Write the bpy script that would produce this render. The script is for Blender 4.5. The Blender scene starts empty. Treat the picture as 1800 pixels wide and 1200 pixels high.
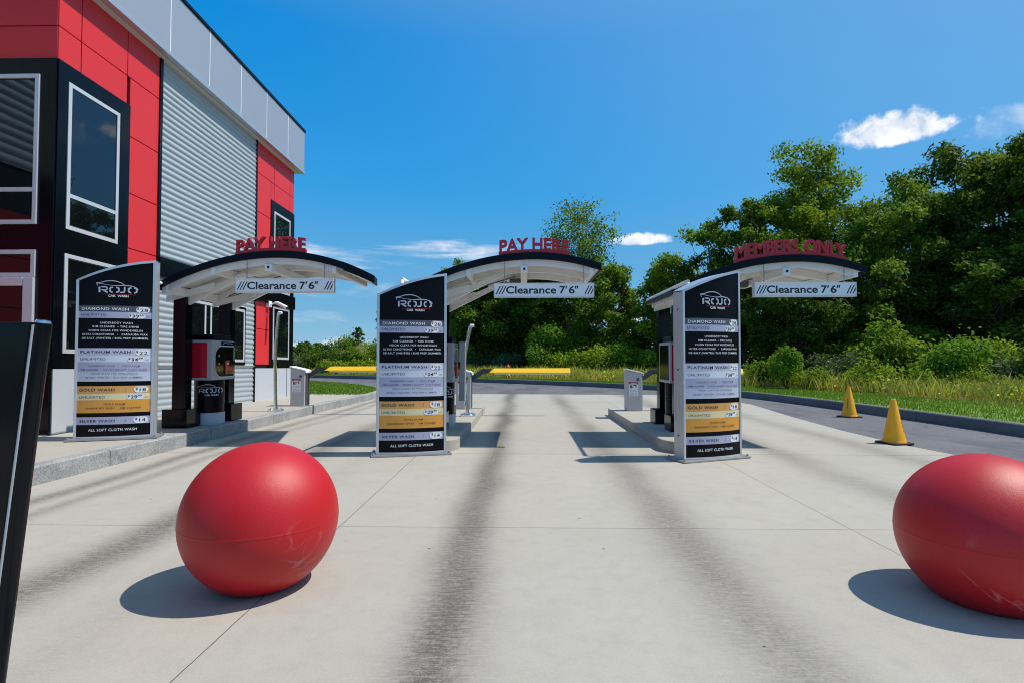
import bpy, math, random
import numpy as np
from mathutils import Vector, Matrix
R = math.radians
SC = bpy.context.scene
COL = SC.collection

# ------------------------------------------------------------------ camera
cd = bpy.data.cameras.new('camera'); cam = bpy.data.objects.new('camera', cd); COL.objects.link(cam)
cd.sensor_width = 36.0; cd.lens = 36.0 * 970 / 1800
cd.clip_start = 0.05; cd.clip_end = 3000
cam.location = (0, 0, 1.38)
cam.rotation_euler = (R(90) + math.atan(28 / 970), 0, math.atan(19 / 970))
SC.camera = cam

# ------------------------------------------------------------------ light and exposure
SUN_EL, SUN_AZ = R(59), R(2.5)          # the sun stands over +x, a touch behind the kiosks (+y)
sun_dir = Vector((math.cos(SUN_EL) * math.cos(SUN_AZ), math.cos(SUN_EL) * math.sin(SUN_AZ), math.sin(SUN_EL)))
sl = bpy.data.lights.new('sun', 'SUN'); sl.energy = 4.2; sl.angle = R(0.5); sl.color = (1.0, 0.945, 0.85)
so = bpy.data.objects.new('sun', sl); COL.objects.link(so); so.location = (20, 5, 40)
so.rotation_euler = (-sun_dir).to_track_quat('-Z', 'Y').to_euler()
SC.view_settings.view_transform = 'Standard'; SC.view_settings.look = 'None'
SC.view_settings.exposure = 0.15; SC.view_settings.gamma = 1.0
SC.cycles.filter_width = 1.05; SC.cycles.max_bounces = 8; SC.cycles.transparent_max_bounces = 8

W = bpy.data.worlds.new('World'); SC.world = W; W.use_nodes = True
wt = W.node_tree; wt.nodes.clear()
class NT:
    """small helper for wiring nodes"""
    def __init__(s, tree): s.t = tree
    def n(s, kind, **kw):
        nd = s.t.nodes.new(kind)
        for k, v in kw.items(): setattr(nd, k, v)
        return nd
    def put(s, sock, v):
        if isinstance(v, bpy.types.NodeSocket): s.t.links.new(v, sock)
        elif v is not None: sock.default_value = v
    def math(s, op, a, b=None, c=None, clamp=False):
        nd = s.n('ShaderNodeMath', operation=op, use_clamp=clamp)
        s.put(nd.inputs[0], a); s.put(nd.inputs[1], b)
        if c is not None: s.put(nd.inputs[2], c)
        return nd.outputs[0]
    def vmath(s, op, a, b=None, out=0):
        nd = s.n('ShaderNodeVectorMath', operation=op); s.put(nd.inputs[0], a)
        if b is not None: s.put(nd.inputs[1], b)
        return nd.outputs[out]
    def mix(s, f, a, b, mode='MIX'):
        nd = s.n('ShaderNodeMix', data_type='RGBA', blend_type=mode)
        s.put(nd.inputs[0], f); s.put(nd.inputs[6], a); s.put(nd.inputs[7], b)
        return nd.outputs[2]
    def ramp(s, f, stops, interp='LINEAR'):
        nd = s.n('ShaderNodeValToRGB'); nd.color_ramp.interpolation = interp
        e = nd.color_ramp.elements
        while len(e) < len(stops): e.new(0.5)
        for i, (p, c) in enumerate(stops):
            e[i].position = p; e[i].color = c if len(c) == 4 else (*c, 1)
        s.put(nd.inputs[0], f); return nd.outputs[0]
    def noise(s, vec, scale, detail=4, rough=0.55, dist=0.0):
        nd = s.n('ShaderNodeTexNoise'); s.put(nd.inputs['Vector'], vec)
        nd.inputs['Scale'].default_value = scale; nd.inputs['Detail'].default_value = detail
        nd.inputs['Roughness'].default_value = rough; nd.inputs['Distortion'].default_value = dist
        return nd.outputs[0]
    def smooth(s, v, a, b):
        nd = s.n('ShaderNodeMapRange', interpolation_type='SMOOTHSTEP'); s.put(nd.inputs[0], v)
        nd.inputs[1].default_value = a; nd.inputs[2].default_value = b
        return nd.outputs[0]
def build_world():
    g = NT(wt)
    sky = g.n('ShaderNodeTexSky', sky_type='NISHITA', sun_disc=False, sun_elevation=SUN_EL, sun_rotation=R(90) - SUN_AZ,
              altitude=150, air_density=1.0, dust_density=0.35, ozone_density=2.2)
    hs = g.n('ShaderNodeHueSaturation'); g.put(hs.inputs['Color'], sky.outputs[0])
    hs.inputs['Saturation'].default_value = 1.28; hs.inputs['Value'].default_value = 1.0
    d = g.n('ShaderNodeTexCoord').outputs['Generated']
    up = g.n('ShaderNodeSeparateXYZ'); g.put(up.inputs[0], d)
    # clear summer air: deep blue midway, paler low and sunward; unseen zenith greyed for less blue fill
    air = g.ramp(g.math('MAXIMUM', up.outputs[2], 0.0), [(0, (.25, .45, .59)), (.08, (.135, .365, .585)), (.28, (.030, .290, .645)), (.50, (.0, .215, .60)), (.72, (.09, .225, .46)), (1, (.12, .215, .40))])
    sunward = g.smooth(g.vmath('DOT_PRODUCT', d, tuple(sun_dir), 1), .15, 1.0)
    air = g.mix(g.math('MULTIPLY', sunward, .62), air, (.25, .47, .72, 1))
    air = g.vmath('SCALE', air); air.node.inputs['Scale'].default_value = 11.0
    f = cam.rotation_euler.to_matrix()
    def dirof(px, py):
        return (f @ Vector(((px - 900) / 970, -(py - 600) / 970, -1))).normalized()
    warp = g.noise(d, 9, 5, 0.6); fine = g.noise(d, 26, 7, 0.62)
    streak_map = g.n('ShaderNodeMapping'); g.put(streak_map.inputs[0], d); streak_map.inputs['Scale'].default_value = (5, 5, 34)
    streak = g.noise(streak_map.outputs[0], 1.0, 6, 0.6, 0.6)
    total = None; under = None
    # (direction, half width, half height, noise gain, edge softness, peak, wispy)
    clouds = [((1572, 232), 100, 34, 1.15, .50, .97, 0), ((1125, 424), 64, 15, 1.0, .55, .92, 0), ((1815, 214), 80, 34, 1.2, 1.1, .42, 0),
              ((600, 452), 170, 22, 1.3, 1.2, .72, 1), ((790, 440), 130, 24, 1.2, 1.2, .75, 1), ((575, 508), 180, 20, 1.2, 1.4, .60, 1), ((560, 560), 150, 16, 1.2, 1.4, .35, 1),
              ((600, 604), 60, 14, 1.5, .9, .5, 0), ((545, 610), 40, 10, 1.5, .9, .45, 0), ((860, 215), 60, 12, 1.5, 1.2, .0, 1),
              ((1400, 575), 90, 20, 1.3, .9, .6, 0), ((1090, 560), 60, 26, 1.3, .9, .5, 0)]
    for (p, hw, hh, gain, soft, peak, wispy) in clouds:
        if peak == 0: continue
        c = dirof(*p); r_ = Vector((c.y, -c.x, 0)).normalized(); u_ = r_.cross(c)
        sc_ = c.dot(f @ Vector((0, 0, -1)))
        k = 970 / sc_
        u = g.math('MULTIPLY', g.vmath('DOT_PRODUCT', d, tuple(r_), 1), k / hw * sc_)
        v = g.math('MULTIPLY', g.vmath('DOT_PRODUCT', d, tuple(u_), 1), k / hh * sc_ * 1.0)
        # flat base: below the middle the cloud falls off faster
        below = g.math('MULTIPLY', g.math('MINIMUM', v, 0.0), 0.7 if not wispy else 0.0)
        v = g.math('ADD', v, below)
        rr = g.math('ADD', g.math('MULTIPLY', u, u), g.math('MULTIPLY', v, v))
        nz = streak if wispy else g.math('ADD', g.math('MULTIPLY', warp, .5), g.math('MULTIPLY', fine, .5))
        dens = g.math('ADD', g.math('SUBTRACT', 1.0, rr), g.math('MULTIPLY', g.math('SUBTRACT', nz, 0.55), gain * 4.2))
        m = g.smooth(dens, -0.05, soft * 1.2)
        front = g.smooth(g.vmath('DOT_PRODUCT', d, tuple(c), 1), 0.80, 0.86)
        m = g.math('MULTIPLY', g.math('MULTIPLY', m, front), peak)
        total = m if total is None else g.math('MAXIMUM', total, m)
    lit = g.mix(g.smooth(fine, .35, .65), (6.2, 6.9, 8.0, 1), (9.4, 9.5, 9.7, 1))
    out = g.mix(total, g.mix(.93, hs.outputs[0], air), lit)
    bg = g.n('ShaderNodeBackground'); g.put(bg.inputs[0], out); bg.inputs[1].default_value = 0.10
    o = g.n('ShaderNodeOutputWorld'); g.put(o.inputs[0], bg.outputs[0])
build_world()

# ------------------------------------------------------------------ helpers
def tag(o, label=None, cat=None, group=None, kind=None):
    if label: o['label'] = label
    if cat: o['category'] = cat
    if group: o['group'] = group
    if kind: o['kind'] = kind
    return o
def thing(name, label, cat, loc=(0, 0, 0), rotz=0.0, group=None):
    o = bpy.data.objects.new(name, None); COL.objects.link(o); o.empty_display_size = 0.2
    o.location = loc; o.rotation_euler = (0, 0, rotz)
    return tag(o, label, cat, group)
def kids(o): return [c for c in bpy.data.objects if c.parent == o]
def copy_tree(o, parent=None):
    c = o.copy(); COL.objects.link(c)
    if parent is not None: c.parent = parent
    for ch in kids(o): copy_tree(ch, c)
    return c

class MB:
    def __init__(s): s.v = []; s.f = []; s.m = []
    def add(s, verts, faces, mi=0):
        b = len(s.v); s.v += [tuple(p) for p in verts]
        for f in faces: s.f.append(tuple(b + i for i in f)); s.m.append(mi)
        return s
    def box(s, x0, x1, y0, y1, z0, z1, mi=0):
        v = [(x, y, z) for z in (z0, z1) for y in (y0, y1) for x in (x0, x1)]
        return s.add(v, [(0, 2, 3, 1), (4, 5, 7, 6), (0, 1, 5, 4), (2, 6, 7, 3), (0, 4, 6, 2), (1, 3, 7, 5)], mi)
    def prism(s, poly, axis, a, b, mi=0):
        """2-D outline pulled along an axis: 'z' -> (x,y), 'y' -> (x,z), 'x' -> (y,z)"""
        n = len(poly)
        def at(p, t): return {'z': (p[0], p[1], t), 'y': (p[0], t, p[1]), 'x': (t, p[0], p[1])}[axis]
        v = [at(p, a) for p in poly] + [at(p, b) for p in poly]
        f = [tuple(range(n))[::-1], tuple(range(n, 2 * n))] + [(i, (i + 1) % n, n + (i + 1) % n, n + i) for i in range(n)]
        return s.add(v, f, mi)
    def tube(s, pts, rad, n=10, mi=0, cap=True):
        pts = [Vector(p) for p in pts]; rads = rad if isinstance(rad, (list, tuple)) else [rad] * len(pts)
        rings = []; prev = None
        for i, p in enumerate(pts):
            t = (pts[min(i + 1, len(pts) - 1)] - pts[max(i - 1, 0)]).normalized()
            if prev is None:
                a = t.cross(Vector((0, 0, 1)))
                if a.length < 1e-3: a = t.cross(Vector((1, 0, 0)))
            else: a = prev - t * prev.dot(t)
            a.normalize(); prev = a; b = t.cross(a)
            rings.append([p + (a * math.cos(2 * math.pi * k / n) + b * math.sin(2 * math.pi * k / n)) * rads[i] for k in range(n)])
        v = [q for r in rings for q in r]; f = []
        for i in range(len(pts) - 1):
            for k in range(n):
                f.append((i * n + k, i * n + (k + 1) % n, (i + 1) * n + (k + 1) % n, (i + 1) * n + k))
        if cap:
            f.append(tuple(range(n))[::-1]); f.append(tuple(range((len(pts) - 1) * n, len(pts) * n)))
        return s.add(v, f, mi)
    def lathe(s, prof, n=32, c=(0, 0, 0), mi=0, squash=(1, 1)):
        v = []; f = []
        for (r, z) in prof:
            for k in range(n):
                a = 2 * math.pi * k / n; v.append((c[0] + r * math.cos(a) * squash[0], c[1] + r * math.sin(a) * squash[1], c[2] + z))
        m = len(prof)
        for i in range(m - 1):
            for k in range(n): f.append((i * n + k, i * n + (k + 1) % n, (i + 1) * n + (k + 1) % n, (i + 1) * n + k))
        f.append(tuple(range(n))[::-1]); f.append(tuple(range((m - 1) * n, m * n)))
        return s.add(v, f, mi)
    def grid(s, P, mi=0, flip=False):
        """P: rows of points"""
        r, c = len(P), len(P[0]); v = [p for row in P for p in row]; f = []
        for i in range(r - 1):
            for j in range(c - 1):
                q = (i * c + j, i * c + j + 1, (i + 1) * c + j + 1, (i + 1) * c + j)
                f.append(q[::-1] if flip else q)
        mis = mi
        b = len(s.v); s.v += [tuple(p) for p in v]
        for k, q in enumerate(f):
            s.f.append(tuple(b + i for i in q)); s.m.append(mi(k // (c - 1)) if callable(mi) else mi)
        return s
    def warp(s, fn): s.v = [tuple(fn(*p)) for p in s.v]; return s
    def build(s, name, mats, parent=None, smooth=None, bevel=None, loc=None):
        me = bpy.data.meshes.new(name); me.from_pydata(s.v, [], s.f)
        mats = mats if isinstance(mats, (list, tuple)) else [mats]
        for m in mats: me.materials.append(m)
        if len(mats) > 1: me.polygons.foreach_set('material_index', s.m)
        me.validate(); me.update()
        if smooth is not None:
            me.shade_smooth(); me.set_sharp_from_angle(angle=R(smooth))
        o = bpy.data.objects.new(name, me); COL.objects.link(o)
        if parent is not None: o.parent = parent
        if loc: o.location = loc
        if bevel:
            b = o.modifiers.new('edge', 'BEVEL'); b.width = bevel; b.segments = 2; b.limit_method = 'ANGLE'; b.angle_limit = R(40)
        return o
def np_mesh(name, V, F, mats, parent=None, tint=None, midx=None):
    """mesh from numpy arrays of quads"""
    me = bpy.data.meshes.new(name); n = len(F); k = F.shape[1]
    me.vertices.add(len(V)); me.vertices.foreach_set('co', V.astype(np.float32).ravel())
    me.loops.add(n * k); me.loops.foreach_set('vertex_index', F.astype(np.int32).ravel())
    me.polygons.add(n); me.polygons.foreach_set('loop_start', np.arange(0, n * k, k, dtype=np.int32))
    me.polygons.foreach_set('loop_total', np.full(n, k, np.int32))
    for m in (mats if isinstance(mats, list) else [mats]): me.materials.append(m)
    if midx is not None: me.polygons.foreach_set('material_index', midx.astype(np.int32))
    if tint is not None:
        a = me.attributes.new('tint', 'FLOAT', 'FACE'); a.data.foreach_set('value', tint.astype(np.float32))
    me.update(calc_edges=True)
    o = bpy.data.objects.new(name, me); COL.objects.link(o)
    if parent is not None: o.parent = parent
    return o
def catmull(pts, n=8):
    P = [Vector(p) for p in pts]; out = []
    for i in range(len(P) - 1):
        p0, p1, p2, p3 = P[max(i - 1, 0)], P[i], P[i + 1], P[min(i + 2, len(P) - 1)]
        for k in range(n):
            t = k / n
            out.append(0.5 * ((2 * p1) + (p2 - p0) * t + (2 * p0 - 5 * p1 + 4 * p2 - p3) * t * t + (3 * p1 - p0 - 3 * p2 + p3) * t ** 3))
    return out + [P[-1]]

# text as flat triangles; kept as outlines so that it can be bent onto curved faces
_TX = {}
def text_geo(s, bold=0.0, space=1.0):
    key = (s, bold, space)
    if key not in _TX:
        cu = bpy.data.curves.new('writing', 'FONT'); cu.body = s; cu.size = 1; cu.resolution_u = 3; cu.offset = bold; cu.space_character = space
        ob = bpy.data.objects.new('writing', cu); COL.objects.link(ob)
        bpy.context.view_layer.update()
        me = bpy.data.meshes.new_from_object(ob.evaluated_get(bpy.context.evaluated_depsgraph_get()))
        v = np.array([x.co[:2] for x in me.vertices]); f = [tuple(p.vertices) for p in me.polygons]
        bpy.data.objects.remove(ob); bpy.data.curves.remove(cu); bpy.data.meshes.remove(me)
        v[:, 0] -= v[:, 0].min(); _TX[key] = (v, f)
    return _TX[key]
def put_text(mb, s, x, z, h, w=None, align='c', bold=0.0, fn=None, mi=0, slant=0.0, space=1.0):
    """writing of cap height h at (x, z) (baseline); w fixes its width"""
    v, f = text_geo(s, bold, space)
    cap = 0.73; kx = (w / v[:, 0].max()) if w else h / cap
    X = v[:, 0] * kx; Z = v[:, 1] * h / cap
    X = X + slant * Z
    wd = v[:, 0].max() * kx
    X = X + x - (wd / 2 if align == 'c' else (wd if align == 'r' else 0)); Z = Z + z
    fn = fn or (lambda a, b: (a, 0, b))
    mb.add([fn(a, b) for a, b in zip(X, Z)], f, mi)
def thick_line(mb, pts, w, fn, mi=0):
    """flat stroke along 2-D points"""
    P = [Vector(p) for p in pts]; L = []; Rr = []
    for i, p in enumerate(P):
        t = (P[min(i + 1, len(P) - 1)] - P[max(i - 1, 0)]).normalized(); n = Vector((-t.y, t.x))
        ww = w(i / (len(P) - 1)) if callable(w) else w
        L.append(p + n * ww / 2); Rr.append(p - n * ww / 2)
    mb.grid([[fn(*a) for a in Rr], [fn(*a) for a in L]], mi)
def extrude_text(mb, s, x, z, h, w, y0, y1, bold=0.0, warp=None, mi=0):
    """solid letters from y0 (front) to y1 (back)"""
    v, f = text_geo(s, bold)
    kx = w / v[:, 0].max(); X = v[:, 0] * kx + x; Z = v[:, 1] * h / 0.73 + z
    if warp: X, Z = zip(*[warp(a, b) for a, b in zip(X, Z)])
    n = len(v); cnt = {}
    for q in f:
        for i in range(len(q)):
            a, b = q[i], q[(i + 1) % len(q)]; cnt[(a, b)] = 1
    rim = [(a, b) for (a, b) in cnt if (b, a) not in cnt]
    V = [(a, y0, b) for a, b in zip(X, Z)] + [(a, y1, b) for a, b in zip(X, Z)]
    F = [q for q in f] + [tuple(i + n for i in q[::-1]) for q in f] + [(b, a, a + n, b + n) for a, b in rim]
    mb.add(V, F, mi)

# ------------------------------------------------------------------ materials
def material(name, col, rough=0.5, metal=0.0, var=0.06, vscale=6.0, bump=0.0, bscale=60.0, spec=0.5, coat=0.0, grime=0.0):
    m = bpy.data.materials.new(name); m.use_nodes = True; t = m.node_tree; g = NT(t)
    b = t.nodes['Principled BSDF']
    co = g.n('ShaderNodeTexCoord').outputs['Object']
    n = g.noise(co, vscale, 5, 0.6)
    c = g.mix(n, tuple(max(0, x * (1 - var)) for x in col) + (1,), tuple(min(1, x * (1 + var)) for x in col) + (1,))
    if grime:
        gm = g.smooth(g.noise(co, vscale * 0.7, 8, 0.7, 0.5), .52, .75)
        c = g.mix(g.math('MULTIPLY', gm, grime), c, (0.16, 0.14, 0.11, 1))
    g.put(b.inputs['Base Color'], c)
    g.put(b.inputs['Roughness'], g.math('ADD', g.math('MULTIPLY', g.noise(co, vscale * 2.3, 4), 0.16), rough - 0.08, clamp=True))
    b.inputs['Metallic'].default_value = metal; b.inputs['Specular IOR Level'].default_value = spec
    b.inputs['Coat Weight'].default_value = coat
    if bump:
        bn = g.n('ShaderNodeBump'); bn.inputs['Strength'].default_value = bump; bn.inputs['Distance'].default_value = 0.004
        g.put(bn.inputs['Height'], g.noise(co, bscale, 5, 0.6)); g.put(b.inputs['Normal'], bn.outputs[0])
    return m
M = {}
M['red_panel'] = material('red_composite_panel', (0.70, 0.040, 0.046), .42, var=.05, vscale=1.2, spec=.22)
M['red_darkened'] = material('darkened_red_composite', (0.30, 0.018, 0.022), .42, var=.05, vscale=1.2, spec=.2)  # red panel colour darkened so the wing reflects and bounces less red
M['black_gloss'] = material('black_gloss_metal', (0.003, 0.004, 0.006), .15, var=.3, spec=.22)
M['black_gap'] = material('black_backing', (0.006, 0.006, 0.007), .7)
M['corrugated'] = material('galvanised_corrugated', (0.45, 0.51, 0.54), .38, metal=.25, var=.05, vscale=2)
M['fascia'] = material('silver_fascia', (0.42, 0.45, 0.50), .42, metal=.35, var=.04, vscale=.8)
M['soffit'] = material('pale_soffit', (0.55, 0.55, 0.54), .6, var=.05)
M['alu'] = material('brushed_aluminium', (0.62, 0.63, 0.65), .34, metal=.65, var=.05, vscale=12)
M['alu_white'] = material('anodised_window_frame', (0.66, 0.68, 0.71), .4, metal=.3, var=.04)
M['chrome'] = material('polished_steel', (0.70, 0.71, 0.73), .13, metal=1.0, var=.04)
M['galv'] = material('weathered_steel_plate', (0.40, 0.39, 0.38), .45, metal=.7, var=.2, vscale=14)
M['white_steel'] = material('white_painted_steel', (0.82, 0.82, 0.82), .5, var=.05, vscale=4, grime=.12)
M['white_board'] = material('white_sign_board', (0.86, 0.87, 0.88), .4, var=.03)
M['plinth'] = material('pale_plinth_panel', (0.52, 0.55, 0.60), .45, var=.04)
M['fascia_black'] = material('navy_black_fascia', (0.004, 0.007, 0.013), .34, var=.2, spec=.14)
M['roof_black'] = material('roof_membrane', (0.02, 0.02, 0.022), .6, var=.2)
M['sign_red'] = material('sign_letter_red', (0.52, 0.016, 0.028), .45, var=.08)
M['ink'] = material('ink_black', (0.012, 0.012, 0.016), .4)
M['ink_soft'] = material('ink_violet_grey', (0.10, 0.095, 0.16), .4)
M['ink_white'] = material('ink_white', (0.80, 0.80, 0.82), .4, var=.01)
M['ink_silver'] = material('ink_silver', (0.50, 0.52, 0.62), .3, metal=.2)
M['ink_red'] = material('ink_red', (0.45, 0.02, 0.03), .4)
M['vinyl_black'] = material('vinyl_black', (0.004, 0.004, 0.006), .28, var=.1, spec=.12)
M['vinyl_slate'] = material('vinyl_slate', (0.085, 0.085, 0.12), .28, var=.05)
M['vinyl_lavender'] = material('vinyl_lavender', (0.42, 0.42, 0.56), .3, var=.04)
M['vinyl_pale'] = material('vinyl_pale_lavender', (0.55, 0.56, 0.68), .3, var=.03)
M['vinyl_mist'] = material('vinyl_mist', (0.66, 0.68, 0.76), .3, var=.03)
M['vinyl_gold'] = material('vinyl_gold', (0.72, 0.355, 0.105), .3, var=.06)
M['vinyl_amber'] = material('vinyl_amber', (0.74, 0.33, 0.05), .3, var=.06)
M['vinyl_cream'] = material('vinyl_cream', (0.8, 0.67, 0.38), .3, var=.04)
M['kiosk_grey'] = material('kiosk_grey', (0.40, 0.41, 0.43), .4, var=.05)
M['kiosk_dark'] = material('kiosk_dark_grey', (0.10, 0.10, 0.11), .35, var=.1)
M['kiosk_red'] = material('kiosk_red_face', (0.50, 0.010, 0.030), .25, var=.03)
M['reader'] = material('card_reader_orange', (0.62, 0.09, 0.03), .4)
M['screen'] = material('dark_screen_glass', (0.005, 0.005, 0.006), .10, spec=.35)
M['foot_blue'] = material('pale_kiosk_foot', (0.46, 0.50, 0.58), .45)
M['cone'] = material('cone_yellow', (0.98, 0.42, 0.003), .45, var=.08, vscale=9, grime=.26)
M['rubber'] = material('black_rubber', (0.018, 0.018, 0.018), .7, var=.2)
M['boom_yellow'] = material('boom_yellow', (0.98, 0.58, 0.006), .45, var=.05)
M['boom_white'] = material('boom_white', (0.78, 0.76, 0.70), .5, var=.05)
M['gate_dark'] = material('gate_dark_grey', (0.05, 0.05, 0.055), .45)
M['gate_grey'] = material('gate_housing_grey', (0.46, 0.46, 0.47), .45, var=.05)
M['hydrant_red'] = material('hydrant_red', (0.50, 0.035, 0.02), .45, var=.12)
M['hydrant_white'] = material('hydrant_white', (0.75, 0.73, 0.68), .45)

def pane_mat():
    m = bpy.data.materials.new('tinted_window_glass'); m.use_nodes = True; b = m.node_tree.nodes['Principled BSDF']; g = NT(m.node_tree)
    co = g.n('ShaderNodeTexCoord').outputs['Object']
    b.inputs['Base Color'].default_value = (.004, .006, .008, 1); b.inputs['Roughness'].default_value = .015
    b.inputs['IOR'].default_value = 1.8; b.inputs['Specular Tint'].default_value = (.75, .88, 1, 1)
    bn = g.n('ShaderNodeBump'); bn.inputs['Strength'].default_value = .08; bn.inputs['Distance'].default_value = .02
    g.put(bn.inputs['Height'], g.noise(co, 1.1, 2)); g.put(b.inputs['Normal'], bn.outputs[0])
    return m
M['pane'] = pane_mat()

def ball_mat():
    m = bpy.data.materials.new('red_polyethylene'); m.use_nodes = True; t = m.node_tree; g = NT(t); b = t.nodes['Principled BSDF']
    co = g.n('ShaderNodeTexCoord').outputs['Object']
    base = g.mix(g.math('ADD', g.math('MULTIPLY', g.noise(co, 3, 4), .6), g.math('MULTIPLY', g.noise(co, 190, 3, .7), .4)), (0.46, 0.005, 0.009, 1), (0.52, 0.007, 0.012, 1))
    mp = g.n('ShaderNodeMapping'); g.put(mp.inputs[0], co); mp.inputs['Rotation'].default_value = (0.5, 0.3, 0.9); mp.inputs['Scale'].default_value = (2.2, 9, 3.2)
    s1 = g.smooth(g.noise(mp.outputs[0], 1.7, 8, .72, 1.3), .60, .80)
    s2 = g.smooth(g.noise(co, 2.2, 3), .47, .64)
    sep = g.n('ShaderNodeSeparateXYZ'); g.put(sep.inputs[0], co)
    low = g.smooth(sep.outputs[2], .56, .10)
    iso = g.math('ABSOLUTE', g.math('SUBTRACT', g.noise(mp.outputs[0], .55, 2, .4, .8), .5))
    iso2 = g.math('ABSOLUTE', g.math('SUBTRACT', g.noise(co, 2.6, 3, .5, 1.2), .52))
    rough_n = g.smooth(g.noise(co, 38, 4, .7), .36, .62)
    scr = g.math('MULTIPLY', g.math('MAXIMUM', g.smooth(iso, .010, .003), g.math('MULTIPLY', g.smooth(iso2, .014, .004), .7)), g.smooth(g.noise(co, 1.9, 2), .50, .62))
    haze_ = g.math('MULTIPLY', g.math('MULTIPLY', s1, s2), .8)
    sc = g.math('MULTIPLY', g.math('MULTIPLY', g.math('ADD', scr, haze_, clamp=True), g.math('ADD', g.math('MULTIPLY', rough_n, .7), .3)), g.math('ADD', g.math('MULTIPLY', low, .34), .08))
    g.put(b.inputs['Base Color'], g.mix(sc, base, (0.62, 0.30, 0.28, 1)))
    g.put(b.inputs['Roughness'], g.math('ADD', .44, g.math('MULTIPLY', sc, .3)))
    b.inputs['Specular IOR Level'].default_value = .5
    bn = g.n('ShaderNodeBump'); bn.inputs['Strength'].default_value = .45; bn.inputs['Distance'].default_value = .003
    g.put(bn.inputs['Height'], g.noise(co, 260, 3)); g.put(b.inputs['Normal'], bn.outputs[0])
    return m
M['ball'] = ball_mat()

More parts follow.
